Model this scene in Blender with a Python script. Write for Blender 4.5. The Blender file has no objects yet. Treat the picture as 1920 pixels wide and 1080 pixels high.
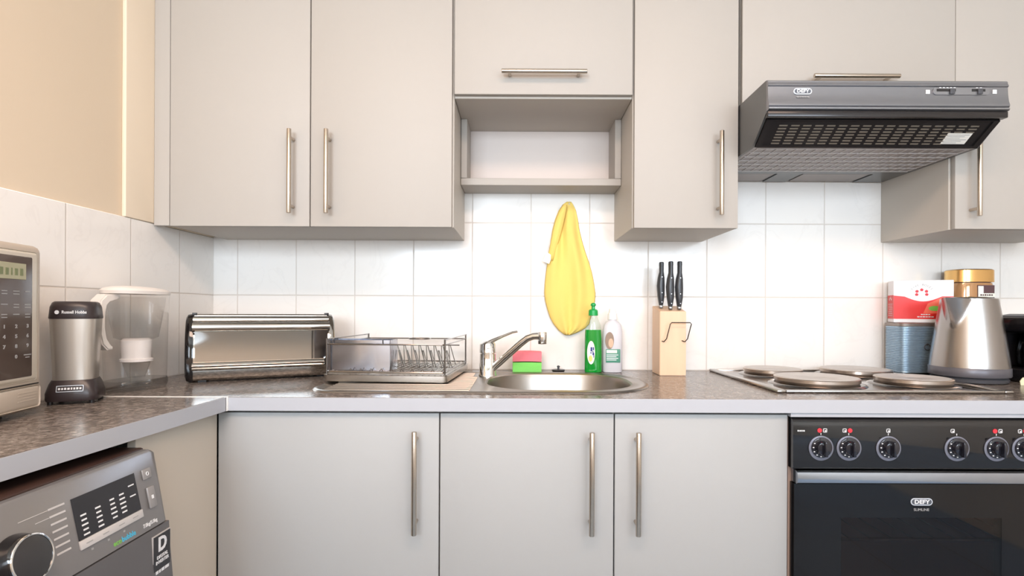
import bpy, bmesh, math, random
from mathutils import Vector, Matrix
random.seed(7)
SC = bpy.context.scene
PI = math.pi

# ------------------------------------------------------------------ camera
CX, CY, CZ = 0.0, -1.845, 1.102      # eye point
FPX = 1015.0                          # focal length in pixels of a 1920 wide frame
cam_d = bpy.data.cameras.new('camera')
cam = bpy.data.objects.new('camera', cam_d)
SC.collection.objects.link(cam)
cam.location = (CX, CY, CZ)
cam.rotation_euler = (Matrix.Rotation(PI/2, 3, 'X') @ Matrix.Rotation(math.radians(0.25), 3, 'Z')).to_euler()
cam_d.sensor_width = 36
cam_d.lens = FPX/1920*36
cam_d.shift_x = -15/1920
cam_d.shift_y = 42/1920
cam_d.clip_start = 0.02
SC.camera = cam

# ------------------------------------------------------------------ world, lights, exposure
W = bpy.data.worlds.new('daylight')
SC.world = W
W.use_nodes = True
W.node_tree.nodes['Background'].inputs[0].default_value = (0.72, 0.84, 1.0, 1)
W.node_tree.nodes['Background'].inputs[1].default_value = 1.2
SC.view_settings.view_transform = 'Standard'
SC.view_settings.look = 'None'
SC.view_settings.gamma = 1
SC.view_settings.use_curve_mapping = False
SC.view_settings.exposure = -0.09
SC.cycles.caustics_reflective = False

def area(name, loc, aim, sx, sy, power, col):
    l = bpy.data.lights.new(name, 'AREA')
    l.shape = 'RECTANGLE'; l.size = sx; l.size_y = sy; l.energy = power; l.color = col
    o = bpy.data.objects.new(name, l)
    SC.collection.objects.link(o)
    o.location = loc
    o.rotation_euler = (Vector(aim)-Vector(loc)).to_track_quat('-Z', 'Y').to_euler()
    return o
# daylight entering through the glazed door and window of the wall behind the photographer
area('window_daylight', (1.25, -4.28, 1.60), (1.25, 0, 1.60), 1.5, 1.15, 74, (0.76, 0.88, 1.0))
area('left_window_daylight', (-0.75, -4.28, 1.60), (-0.75, 0, 1.60), 1.1, 1.15, 104, (0.78, 0.89, 1.0))
# ceiling lamp of the room
area('ceiling_lamp_light', (0.1, -2.1, 2.44), (0.1, -2.1, 0), 1.8, 0.6, 56, (1.0, 0.72, 0.56))

# ------------------------------------------------------------------ colour helpers and materials
def lin(v):
    v /= 255.0
    return v/12.92 if v <= 0.04045 else ((v+0.055)/1.055)**2.4
def rgb(r, g, b): return (lin(r), lin(g), lin(b), 1)

def mat(name, col, rough=0.5, metal=0.0, bump=0.0, bscale=200, coat=0.0, spec=0.5, trans=0.0, ior=1.45, vary=0.0, vscale=8, stretch=None):
    m = bpy.data.materials.new(name)
    m.use_nodes = True
    nt = m.node_tree; N = nt.nodes; L = nt.links
    b = N['Principled BSDF']
    b.inputs['Base Color'].default_value = col
    b.inputs['Roughness'].default_value = rough
    b.inputs['Metallic'].default_value = metal
    b.inputs['Specular IOR Level'].default_value = spec
    b.inputs['Coat Weight'].default_value = coat
    b.inputs['Coat Roughness'].default_value = 0.05
    b.inputs['Transmission Weight'].default_value = trans
    b.inputs['IOR'].default_value = ior
    tc = N.new('ShaderNodeTexCoord')
    mp = N.new('ShaderNodeMapping')
    L.new(tc.outputs['Object'], mp.inputs[0])
    if stretch: mp.inputs['Scale'].default_value = stretch
    n = N.new('ShaderNodeTexNoise'); n.inputs['Scale'].default_value = vscale if vary else bscale
    n.inputs['Detail'].default_value = 4
    L.new(mp.outputs[0], n.inputs['Vector'])
    if vary:
        mx = N.new('ShaderNodeMix'); mx.data_type = 'RGBA'
        mx.inputs[6].default_value = tuple(c*(1-vary) for c in col[:3])+(1,)
        mx.inputs[7].default_value = tuple(min(1, c*(1+vary)) for c in col[:3])+(1,)
        L.new(n.outputs[0], mx.inputs[0]); L.new(mx.outputs[2], b.inputs['Base Color'])
    if bump:
        n2 = N.new('ShaderNodeTexNoise'); n2.inputs['Scale'].default_value = bscale
        L.new(mp.outputs[0], n2.inputs['Vector'])
        bp = N.new('ShaderNodeBump'); bp.inputs['Strength'].default_value = bump; bp.inputs['Distance'].default_value = 0.001
        L.new(n2.outputs[0], bp.inputs['Height']); L.new(bp.outputs[0], b.inputs['Normal'])
    return m

def tile_mat(name, ux, uoff, uw, voff=0.90, vh=0.25):
    """glazed cream tiles with faint grey veins; ux = index of the horizontal axis"""
    m = bpy.data.materials.new(name); m.use_nodes = True
    nt = m.node_tree; N = nt.nodes; L = nt.links
    b = N['Principled BSDF']; b.inputs['Roughness'].default_value = 0.16; b.inputs['Specular IOR Level'].default_value = 0.45
    g = N.new('ShaderNodeNewGeometry'); sp = N.new('ShaderNodeSeparateXYZ'); L.new(g.outputs['Position'], sp.inputs[0])
    def M(op, a, c=None, d=None):
        n = N.new('ShaderNodeMath'); n.operation = op
        for i, v in enumerate((a, c, d)):
            if v is None: continue
            if isinstance(v, (int, float)): n.inputs[i].default_value = v
            else: L.new(v, n.inputs[i])
        return n.outputs[0]
    def edge(axis, off, w):
        f = M('FRACT', M('DIVIDE', M('SUBTRACT', sp.outputs[axis], off-40*w), w))
        return M('MULTIPLY', M('MINIMUM', f, M('SUBTRACT', 1.0, f)), w)
    e = M('MINIMUM', edge(ux, uoff, uw), edge(2, voff, vh))
    mask = N.new('ShaderNodeMapRange'); mask.interpolation_type = 'SMOOTHSTEP'
    mask.inputs[1].default_value = 0.0008; mask.inputs[2].default_value = 0.0028
    L.new(e, mask.inputs[0])
    n = N.new('ShaderNodeTexNoise'); n.inputs['Scale'].default_value = 6.5; n.inputs['Detail'].default_value = 5; n.inputs['Distortion'].default_value = 1.6
    L.new(g.outputs['Position'], n.inputs['Vector'])
    v = N.new('ShaderNodeMapRange'); v.inputs[1].default_value = 0.0; v.inputs[2].default_value = 0.035
    L.new(M('ABSOLUTE', M('SUBTRACT', n.outputs[0], 0.56)), v.inputs[0])
    n3 = N.new('ShaderNodeTexNoise'); n3.inputs['Scale'].default_value = 4
    L.new(g.outputs['Position'], n3.inputs['Vector'])
    vs = M('MULTIPLY', M('SUBTRACT', 1.0, v.outputs[0]), M('MULTIPLY', n3.outputs[0], 0.42))
    mx = N.new('ShaderNodeMix'); mx.data_type = 'RGBA'
    mx.inputs[6].default_value = rgb(240, 236, 231); mx.inputs[7].default_value = rgb(226, 221, 216)
    L.new(vs, mx.inputs[0])
    mg = N.new('ShaderNodeMix'); mg.data_type = 'RGBA'; mg.inputs[6].default_value = rgb(216, 208, 200)
    L.new(mask.outputs[0], mg.inputs[0]); L.new(mx.outputs[2], mg.inputs[7]); L.new(mg.outputs[2], b.inputs['Base Color'])
    rr = N.new('ShaderNodeMapRange'); rr.inputs[3].default_value = 0.8; rr.inputs[4].default_value = 0.16
    L.new(mask.outputs[0], rr.inputs[0]); L.new(rr.outputs[0], b.inputs['Roughness'])
    bp = N.new('ShaderNodeBump'); bp.inputs['Distance'].default_value = 0.0012; bp.inputs['Strength'].default_value = 0.6
    L.new(mask.outputs[0], bp.inputs['Height']); L.new(bp.outputs[0], b.inputs['Normal'])
    return m

def worktop_mat():
    m = bpy.data.materials.new('speckled_laminate'); m.use_nodes = True
    nt = m.node_tree; N = nt.nodes; L = nt.links
    b = N['Principled BSDF']; b.inputs['Roughness'].default_value = 0.2; b.inputs['Specular IOR Level'].default_value = 0.16
    g = N.new('ShaderNodeNewGeometry')
    n = N.new('ShaderNodeTexNoise'); n.inputs['Scale'].default_value = 95; n.inputs['Detail'].default_value = 6; n.inputs['Roughness'].default_value = 0.7
    L.new(g.outputs['Position'], n.inputs['Vector'])
    r = N.new('ShaderNodeValToRGB')
    r.color_ramp.elements[0].position = 0.36; r.color_ramp.elements[0].color = rgb(80, 72, 67)
    r.color_ramp.elements[1].position = 0.64; r.color_ramp.elements[1].color = rgb(158, 148, 140)
    e = r.color_ramp.elements.new(0.5); e.color = rgb(116, 106, 99)
    L.new(n.outputs[0], r.inputs[0]); L.new(r.outputs[0], b.inputs['Base Color'])
    return m

def floor_mat():
    m = bpy.data.materials.new('floor_tiles'); m.use_nodes = True
    nt = m.node_tree; N = nt.nodes; L = nt.links
    b = N['Principled BSDF']; b.inputs['Roughness'].default_value = 0.35
    g = N.new('ShaderNodeNewGeometry')
    br = N.new('ShaderNodeTexBrick'); br.inputs['Scale'].default_value = 1.0
    br.inputs['Brick Width'].default_value = 0.4; br.inputs['Row Height'].default_value = 0.4; br.inputs['Mortar Size'].default_value = 0.003
    br.inputs['Color1'].default_value = rgb(138, 160, 184); br.inputs['Color2'].default_value = rgb(146, 168, 190); br.inputs['Mortar'].default_value = rgb(110, 116, 120)
    L.new(g.outputs['Position'], br.inputs['Vector']); L.new(br.outputs[0], b.inputs['Base Color'])
    return m

M = {}
M['tile_back'] = tile_mat('back_wall_tiles', 0, 0.0364, 0.2)
M['tile_left'] = tile_mat('left_wall_tiles', 1, -0.184, 0.208)
M['cream'] = mat('cream_wall_paint', rgb(220, 202, 178), 0.75, bump=0.15, bscale=60)
M['cream_edge'] = mat('cream_corner_paint', rgb(226, 209, 186), 0.7)
M['white_paint'] = mat('white_wall_paint', rgb(225, 218, 208), 0.8)
M['ceiling'] = mat('ceiling_paint', rgb(240, 236, 230), 0.85)
M['floor'] = floor_mat()
M['cab'] = mat('greige_melamine', rgb(172, 165, 157), 0.55, bump=0.05, bscale=400, vary=0.015, vscale=3)
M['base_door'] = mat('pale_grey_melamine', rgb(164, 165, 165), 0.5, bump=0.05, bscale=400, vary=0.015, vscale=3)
M['shelf_back'] = mat('pale_shelf_backing', rgb(206, 195, 188), 0.5)
M['cab_side'] = mat('greige_carcass', rgb(188, 180, 170), 0.5)
M['panel'] = mat('beige_end_panel', rgb(196, 186, 172), 0.5)
M['shadow_gap'] = mat('dark_edge_gap', rgb(60, 55, 50), 0.8)
M['worktop'] = worktop_mat()
M['edge'] = mat('pale_lilac_edging', rgb(172, 174, 180), 0.4)
M['strip'] = mat('white_joint_strip', rgb(240, 236, 230), 0.35)
M['steel'] = mat('brushed_steel', rgb(196, 190, 182), 0.24, 1.0, bump=0.08, bscale=300, stretch=(1, 12, 12))
M['sink'] = mat('sink_steel', rgb(156, 150, 144), 0.34, 1.0)
M['handle'] = mat('satin_nickel', rgb(196, 184, 170), 0.26, 1.0)
M['chrome'] = mat('chrome', rgb(225, 224, 222), 0.05, 1.0)
M['chrome_soft'] = mat('chrome_wire', rgb(132, 128, 125), 0.16, 1.0)
M['black'] = mat('black_plastic', rgb(30, 28, 29), 0.3)
M['black_gloss'] = mat('black_enamel', rgb(20, 18, 19), 0.09, coat=0.4)
M['black_glass'] = mat('black_glass', rgb(12, 10, 11), 0.06)
M['darkgrey'] = mat('dark_grey_plastic', rgb(70, 70, 74), 0.35)
M['white_ink'] = mat('white_print', rgb(225, 226, 228), 0.5)
M['grey_ink'] = mat('grey_print', rgb(160, 160, 160), 0.5)

# ------------------------------------------------------------------ mesh helpers
def box(bm, lo, hi, r=0.0, seg=2):
    lo = Vector(lo); hi = Vector(hi)
    vs = [bm.verts.new((x, y, z)) for x in (lo.x, hi.x) for y in (lo.y, hi.y) for z in (lo.z, hi.z)]
    f = [(0, 1, 3, 2), (4, 6, 7, 5), (0, 4, 5, 1), (2, 3, 7, 6), (0, 2, 6, 4), (1, 5, 7, 3)]
    fs = [bm.faces.new([vs[i] for i in q]) for q in f]
    if r > 0:
        es = list({e for fa in fs for e in fa.edges})
        res = bmesh.ops.bevel(bm, geom=es, offset=r, segments=seg, profile=0.5, affect='EDGES')
        if seg > 1:
            for fa in res['faces']: fa.smooth = True
    return bm
def B(lo, hi, r=0.0, seg=2): return box(bmesh.new(), lo, hi, r, seg)

def tube(bm, pts, r, seg=12, cyclic=False, caps=True):
    pts = [Vector(p) for p in pts]; n = len(pts)
    rr = r if isinstance(r, (list, tuple)) else [r]*n
    rings = []; up = None
    for i, p in enumerate(pts):
        if cyclic: t = pts[(i+1) % n]-pts[i-1]
        else: t = pts[min(i+1, n-1)]-pts[max(i-1, 0)]
        t.normalize()
        if up is None:
            up = Vector((0, 0, 1)) if abs(t.z) < 0.9 else Vector((1, 0, 0))
        a = t.cross(up).normalized(); up = a.cross(t).normalized()
        rings.append([bm.verts.new(p+rr[i]*(a*math.cos(2*PI*k/seg)+up*math.sin(2*PI*k/seg))) for k in range(seg)])
    for i in range(n if cyclic else n-1):
        A, C = rings[i], rings[(i+1) % n]
        for k in range(seg):
            f = bm.faces.new((A[k], A[(k+1) % seg], C[(k+1) % seg], C[k])); f.smooth = True
    if caps and not cyclic:
        bm.faces.new(rings[0][::-1]); bm.faces.new(rings[-1])
    return bm

def section(cx, cy, z, rx, ry, n, N):
    o = []
    for k in range(N):
        a = 2*PI*(k+0.5)/N
        c, s = math.cos(a), math.sin(a)
        o.append((cx+rx*math.copysign(abs(c)**(2/n), c), cy+ry*math.copysign(abs(s)**(2/n), s), z))
    return o
def loft(bm, secs, N=40, cap0=True, cap1=True, smooth=True):
    """secs: (z, rx, ry, exponent, cx, cy)"""
    rings = []
    for s in secs:
        z, rx, ry = s[:3]; n = s[3] if len(s) > 3 else 2; cx = s[4] if len(s) > 4 else 0; cy = s[5] if len(s) > 5 else 0
        rings.append([bm.verts.new(p) for p in section(cx, cy, z, rx, ry, n, N)])
    for A, C in zip(rings, rings[1:]):
        for k in range(N):
            f = bm.faces.new((A[k], A[(k+1) % N], C[(k+1) % N], C[k])); f.smooth = smooth
    if cap0: bm.faces.new(rings[0][::-1])
    if cap1: bm.faces.new(rings[-1])
    return bm

def prism(bm, pts, axis, a, b, smooth=False):
    """extrude a 2D outline along an axis; pts are the two other coordinates in xyz order"""
    def P(p, t):
        q = list(p); q.insert(axis, t); return q
    A = [bm.verts.new(P(p, a)) for p in pts]; C = [bm.verts.new(P(p, b)) for p in pts]
    n = len(pts)
    for k in range(n):
        f = bm.faces.new((A[k], A[(k+1) % n], C[(k+1) % n], C[k])); f.smooth = smooth
    bm.faces.new(A[::-1]); bm.faces.new(C)
    return bm

def cyl(bm, p0, p1, r, r1=None, seg=32, bevel=0.0):
    p0 = Vector(p0); p1 = Vector(p1); d = (p1-p0)
    r1 = r if r1 is None else r1
    if bevel:
        u = d.normalized()*bevel
        return tube(bm, [p0, p0+u*0.3, p0+u, p1-u, p1-u*0.3, p1], [r-bevel, r-bevel*0.3, r, r1, r1-bevel*0.3, r1-bevel], seg)
    return tube(bm, [p0, p1], [r, r1], seg)

def obj(name, bm, m, parent=None, inv=None, recalc=True):
    if inv is not None: bm.transform(inv)
    if recalc: bmesh.ops.recalc_face_normals(bm, faces=bm.faces)
    me = bpy.data.meshes.new(name); bm.to_mesh(me); bm.free()
    if m is not None: me.materials.append(m)
    # keep sharp edges sharp on smooth shaded bodies
    try: me.set_sharp_from_angle(angle=math.radians(38))
    except Exception: pass
    o = bpy.data.objects.new(name, me); SC.collection.objects.link(o)
    if parent is not None: o.parent = parent
    return o

def struct(name, bm, m):
    o = obj(name, bm, m); o['kind'] = 'structure'; return o
def tag(o, label, cat, group=None):
    o['label'] = label; o['category'] = cat
    if group: o['group'] = group
    return o

def islands(bm):
    bm.verts.ensure_lookup_table(); seen = set(); out = []
    for v in bm.verts:
        if v.index in seen: continue
        st = [v]; seen.add(v.index); grp = []
        while st:
            q = st.pop(); grp.append(q)
            for e in q.link_edges:
                o = e.other_vert(q)
                if o.index not in seen: seen.add(o.index); st.append(o)
        out.append(grp)
    return out
def pieces(bm):
    bm.verts.index_update()
    res = []
    for grp in islands(bm):
        nb = bmesh.new(); mp = {v: nb.verts.new(v.co) for v in grp}
        for f in {f for v in grp for f in v.link_faces}:
            nf = nb.faces.new([mp[v] for v in f.verts]); nf.smooth = f.smooth
        res.append(nb)
    bm.free(); return res

class Thing:
    def __init__(s, name, label, cat, loc=(0, 0, 0), rz=0.0, group=None):
        s.e = bpy.data.objects.new(name, None); SC.collection.objects.link(s.e)
        s.e.empty_display_size = 0.05
        s.e.location = loc; s.e.rotation_euler = (0, 0, rz)
        s.inv = (Matrix.Translation(Vector(loc)) @ Matrix.Rotation(rz, 4, 'Z')).inverted()
        tag(s.e, label, cat, group)
    def w(s, name, bm, m, parent=None):      # mesh given in room coordinates
        return obj(name, bm, m, parent or s.e, s.inv)
    def each(s, name, bm, m, parent=None, room=False):      # every separate piece becomes a part of its own
        for b in pieces(bm): (s.w if room else s.l)(name, b, m, parent)
    def l(s, name, bm, m, parent=None):      # mesh given in the thing's own coordinates
        return obj(name, bm, m, parent or s.e)

def text_bm(s, size, mtx, extrude=0.0004, sx=1.0, bold=0.0):
    cu = bpy.data.curves.new('t', 'FONT'); cu.body = s; cu.size = size; cu.extrude = extrude
    cu.align_x = 'CENTER'; cu.align_y = 'CENTER'; cu.offset = bold; cu.resolution_u = 3
    to = bpy.data.objects.new('t', cu)
    me = bpy.data.meshes.new_from_object(to)
    bm = bmesh.new(); bm.from_mesh(me)
    bpy.data.objects.remove(to); bpy.data.curves.remove(cu); bpy.data.meshes.remove(me)
    bm.transform(Matrix.Diagonal((sx, 1, 1, 1))); bm.transform(mtx)
    return bm
def front(x, y, z):            # writing that faces the room (-y)
    return Matrix.Translation((x, y, z)) @ Matrix.Rotation(PI/2, 4, 'X')

def marks_bm(widths, h, mtx):
    """a row of small print marks where the photo shows print too small to read"""
    bm = bmesh.new(); gap = h*0.45; tot = sum(widths)+gap*(len(widths)-1); x = -tot/2
    for i, w in enumerate(widths):
        box(bm, (x, -h/2, -0.0003), (x+w, h/2*(0.9 if i % 2 else 1.0), 0.0003)); x += w+gap
    bm.transform(mtx); return bm

def bar_handle(a, b, off=(0, -0.032, 0), r=0.0062, inset=0.022):
    """bar from a to b, standing `off` away from the door, on two posts"""
    a = Vector(a); b = Vector(b); off = Vector(off); d = (b-a).normalized()
    bm = bmesh.new()
    cyl(bm, a+off, b+off, r, seg=20, bevel=0.001)
    for p in (a+d*inset, b-d*inset):
        cyl(bm, p, p+off, 0.0045, seg=12)
    return bm

# ------------------------------------------------------------------ room shell
Y0 = 0.0
LX = -1.045
struct('floor', B((-1.6, -4.5, -0.05), (2.45, 0.1, 0.0)), M['floor'])
struct('ceiling', B((-1.6, -4.5, 2.5), (2.45, 0.1, 2.55)), M['ceiling'])
struct('wall_back', B((-1.6, 0.0, 0.0), (2.45, 0.1, 2.5)), M['tile_back'])
bm = B((-1.5, -0.765, 0.0), (LX-0.008, 0.0, 2.5))
struct('wall_left', bm, M['cream'])
struct('wall_left_front', B((-1.6, -4.4, 0.0), (-1.5, 0.0, 2.5)), M['cream'])
struct('trim_1', B((LX-0.008, -0.765, 0.0), (LX, 0.0, CZ+0.243), 0.0015, 1), M['tile_left'])
struct('trim_2', B((LX-0.008, -0.417, CZ+0.2435), (LX+0.004, 0.0, 2.5), 0.003), M['cream_edge'])
struct('wall_right', B((2.35, -4.4, 0.0), (2.45, 0.0, 2.5)), M['white_paint'])
# added low wall out of view, keeps window light off the base doors
struct('wall_light_blocker', B((-1.5, -2.95, 0.0), (1.5, -2.85, 1.15), 0.004), M['white_paint'])
# wall behind the photographer with a glazed door and a window
bm = bmesh.new()
for lo, hi in (((-1.6, -1.35), (0, 2.5)), ((-0.15, 0.45), (0, 2.5)), ((2.05, 2.45), (0, 2.5)),
               ((-1.35, -0.15), (0, 1.0)), ((-1.35, -0.15), (2.2, 2.5)), ((0.45, 2.05), (2.2, 2.5)), ((0.45, 2.05), (0, 1.0))):
    box(bm, (lo[0], -4.4, hi[0]), (lo[1], -4.3, hi[1]))
struct('wall_front', bm, M['white_paint'])
bm = bmesh.new()
for x0, x1, z0, z1, nm in ((0.45, 2.05, 1.0, 2.2, 2), (-1.35, -0.15, 1.0, 2.2, 1)):
    b2 = bmesh.new()
    for k in range(nm+1):
        xx = x0+(x1-x0-0.05)*k/nm
        box(b2, (xx, -4.27, z0), (xx+0.05, -4.22, z1))
    box(b2, (x0, -4.27, z0), (x1, -4.22, z0+0.05)); box(b2, (x0, -4.27, z1-0.05), (x1, -4.22, z1))
    struct('window_%d' % nm, b2, M['strip'])
bm.free()

# ------------------------------------------------------------------ worktops
WT = 0.90; WB = 0.868
YW = -0.60
t = Thing('worktop', 'long speckled grey laminate worktop along the tiled back wall', 'worktop', (0.3, -0.3, WB))
bm = bmesh.new()
hx0, hx1, hy0, hy1 = -0.105, 0.325, -0.505, -0.125
for lo, hi in (((LX, YW+0.002), (hx0, 0)), ((hx1, YW+0.002), (2.0, 0)), ((hx0, YW+0.002), (hx1, hy0)), ((hx0, hy1), (hx1, 0))):
    box(bm, (lo[0], lo[1], WB), (hi[0], hi[1] or -0.0005, WT))
prism(bm, [(0.325, -0.505), (0.325, -0.430), (0.250, -0.505)], 2, WB, WT)      # rounded-off corners of the cut-out
prism(bm, [(0.325, -0.125), (0.250, -0.125), (0.325, -0.200)], 2, WB, WT)
t.w('worktop_surface', bm, M['worktop'])
t.w('front_edging', B((-0.672, YW, WB), (2.0, YW+0.0025, WT-0.0006), 0.0008, 1), M['edge'])
t = Thing('worktop', 'short speckled grey worktop on the left with the microwave on it', 'worktop', (-0.9, -1.1, WB))
def fx(y): return -0.676 - 0.049*(-0.60-y)
bm = bmesh.new()
prism(bm, [(LX, -0.603), (-0.676, -0.603), (fx(-1.6), -1.6), (-1.5, -1.6), (-1.5, -0.766), (LX, -0.766)], 2, WB, WT)
t.w('worktop_surface', bm, M['worktop'])
bm = bmesh.new()
prism(bm, [(-0.6755, -0.6035), (-0.673, -0.6035), (fx(-1.6)+0.003, -1.6), (fx(-1.6)+0.0005, -1.6)], 2, WB, WT-0.0006)
t.w('front_edging', bm, M['edge'])
bm = bmesh.new()
box(bm, (LX, -0.6045, WB), (-0.6715, -0.6005, WT+0.0012), 0.0005, 1)
box(bm, (-0.6745, -0.6045, WB), (-0.670, -0.598, WT+0.0012), 0.001, 1)
t.w('joint_strip', bm, M['strip'])

# ------------------------------------------------------------------ base cabinets
YD = -0.584                      # face of the base doors
def base_cab(name, label, x0, x1, doors, loc):
    t = Thing(name, label, 'cabinet', loc)
    bm = bmesh.new()
    yb = -0.02; yf = YD+0.019
    for lo, hi in (((x0, yf, 0.12), (x0+0.016, yb, WB)), ((x1-0.016, yf, 0.12), (x1, yb, WB)), ((x0+0.016, yf, 0.12), (x1-0.016, yb, 0.136)),
                   ((x0+0.016, yb-0.01, 0.136), (x1-0.016, yb, WB)), ((x0+0.016, yf, WB-0.03), (x1-0.016, yf+0.016, WB))):
        box(bm, lo, hi)
    t.w('carcass', bm, M['cab_side'])
    t.w('plinth', B((x0, YD+0.05, 0.0), (x1, YD+0.066, 0.119)), M['cab_side'])
    for a, b, hx in doors:
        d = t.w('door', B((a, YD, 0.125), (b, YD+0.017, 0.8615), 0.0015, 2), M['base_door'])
        t.w('handle', bar_handle((hx, YD, 0.825), (hx, YD, 0.590)), M['handle'], d)
    return t
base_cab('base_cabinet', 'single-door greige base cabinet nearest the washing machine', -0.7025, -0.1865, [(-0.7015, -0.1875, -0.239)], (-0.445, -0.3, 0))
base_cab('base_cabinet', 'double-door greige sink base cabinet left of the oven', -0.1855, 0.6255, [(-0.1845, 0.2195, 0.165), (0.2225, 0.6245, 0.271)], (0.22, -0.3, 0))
# panel closing the corner beside the washing machine, facing right
t = Thing('corner_panel', 'plain beige panel between the washing machine and the base cabinets', 'panel', (-0.712, -0.72, 0))
t.w('panel_board', B((-0.720, -0.852, 0.0), (-0.704, YD-0.0005, WB-0.001), 0.001, 1), M['panel'])
t.w('batten', B((-0.76, -0.640, 0.74), (-0.721, -0.600, WB-0.001), 0.001, 1), M['panel'])

# ------------------------------------------------------------------ upper cabinets
YU = -0.3095
ZB = CZ+0.2365
ZT = 2.22
def upper(label, x0, x1, zb, doors, front_y=YU, extra=None):
    t = Thing('upper_cabinet', label, 'cabinet', ((x0+x1)/2, -0.15, zb))
    t.w('carcass', B((x0, YU+0.018, zb), (x1, -0.0005, ZT), 0.0012, 1), M['cab_side'])
    for a, b, z0, h in doors:
        d = t.w('door', B((a, YU, z0), (b, YU+0.0165, ZT), 0.0015, 2), M['cab'])
        if h: t.w('handle', bar_handle(*h), M['handle'], d)
    return t
hz0, hz1 = CZ+0.268, CZ+0.502
t = upper('widest greige wall cabinet with two doors, above the bread bin', -0.998, -0.1905, ZB,
      [(-0.9945, -0.5985, ZB-0.001, ((-0.644, YU, hz1), (-0.644, YU, hz0))), (-0.5955, -0.1955, ZB-0.001, ((-0.541, YU, hz1), (-0.541, YU, hz0)))])
t.w('filler_strip', B((LX+0.0045, YU+0.001, ZB), (-0.9965, YU+0.018, ZT), 0.001, 1), M['cab'])
NZ = CZ+0.607
t = upper('short greige cabinet with a lift-up door above the open shelf', -0.1895, 0.3185, NZ,
      [(-0.1885, 0.3165, NZ+0.006, ((-0.054, YU, CZ+0.665), (0.184, YU, CZ+0.665)))])
upper('narrow tall greige wall cabinet between the open shelf and the extractor hood', 0.3195, 0.618, ZB,
      [(0.3225, 0.617, ZB-0.001, ((0.559, YU, hz1), (0.559, YU, hz0)))])
upper('greige cabinet with a lift-up door directly above the extractor hood', 0.628, 1.2275, CZ+0.590,
      [(0.628, 1.2315, CZ+0.590, ((0.8145, YU, CZ+0.6555), (1.0525, YU, CZ+0.6555)))])
upper('greige wall cabinet right of the extractor hood, above the kettle', 1.228, 1.69, ZB,
      [(1.233, 1.688, ZB+0.0, ((1.276, YU, hz1), (1.276, YU, hz0)))])
# open shelf box set back under the short cabinet
t = Thing('open_shelf', 'small open greige shelf box under the short cabinet over the sink', 'shelf', (0.065, -0.06, CZ+0.397))
bm = bmesh.new()
ys = -0.128
box(bm, (-0.1893, ys, CZ+0.397), (0.3187, -0.001, CZ+0.419), 0.001, 1)
t.w('shelf_board', bm, M['cab'])
t.w('side_panel', B((-0.1893, ys, CZ+0.4195), (-0.1700, -0.001, NZ-0.0005), 0.001, 1), M['cab'])
t.w('side_panel', B((0.2990, ys, CZ+0.4195), (0.3187, -0.001, NZ-0.0005), 0.001, 1), M['cab'])
t.w('back_panel', B((-0.1698, -0.009, CZ+0.4195), (0.2988, -0.001, NZ-0.0005)), M['shelf_back'])

# ------------------------------------------------------------------ extractor hood
M['hood'] = mat('hood_grey_metal', rgb(104, 104, 103), 0.3, 0.6)
M['hood_dark'] = mat('hood_dark_lacquer', rgb(42, 39, 39), 0.22, 0.3)
M['hood_fascia'] = mat('hood_fascia_metal', rgb(146, 146, 150), 0.3, 0.9)
M['slot'] = mat('hood_slot_tan', rgb(112, 102, 90), 0.5)
M['filter'] = mat('hood_filter', rgb(150, 142, 138), 0.45, 0.5)
M['sticker'] = mat('paper_sticker', rgb(232, 226, 216), 0.6)
HX0, HX1 = 0.620, 1.2255
hx = (HX0+HX1)/2
t = Thing('extractor_hood', 'dark grey extractor hood over the electric hob', 'extractor hood', (hx, -0.24, CZ+0.438))
zt, zf, zb2 = CZ+0.584, CZ+0.506, CZ+0.440
bm = bmesh.new()
# shell: two side cheeks, top plate
cheek = [(-0.0105, zt-0.0), (-0.476, zt), (-0.476, zf-0.004), (-0.395, zb2), (-0.0105, zb2)]
prism(bm, cheek, 0, HX0, HX0+0.006); prism(bm, cheek, 0, HX1-0.006, HX1)
box(bm, (HX0+0.006, -0.476, zt-0.006), (HX1-0.006, -0.0105, zt))
t.w('shell', bm, M['hood'])
bm = bmesh.new()
prof = [(-0.470, zt), (-0.480, zt-0.001), (-0.4835, zt-0.004), (-0.4835, zt-0.009), (-0.4865, zt-0.0135), (-0.4865, zt-0.016), (-0.4835, zt-0.018),
        (-0.4845, zt-0.035), (-0.4870, zt-0.055), (-0.4905, zt-0.064), (-0.4905, zt-0.067), (-0.487, zt-0.069), (-0.4905, zt-0.072), (-0.4905, zt-0.0755), (-0.486, zf), (-0.470, zf)]
prism(bm, prof, 0, HX0+0.001, HX1-0.001)
fas = t.w('fascia', bm, M['hood_fascia'])
t.w('front_lip', B((HX0+0.001, -0.4855, zf-0.0165), (HX1-0.001, -0.468, zf-0.0005), 0.002), M['hood_dark'])
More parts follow.
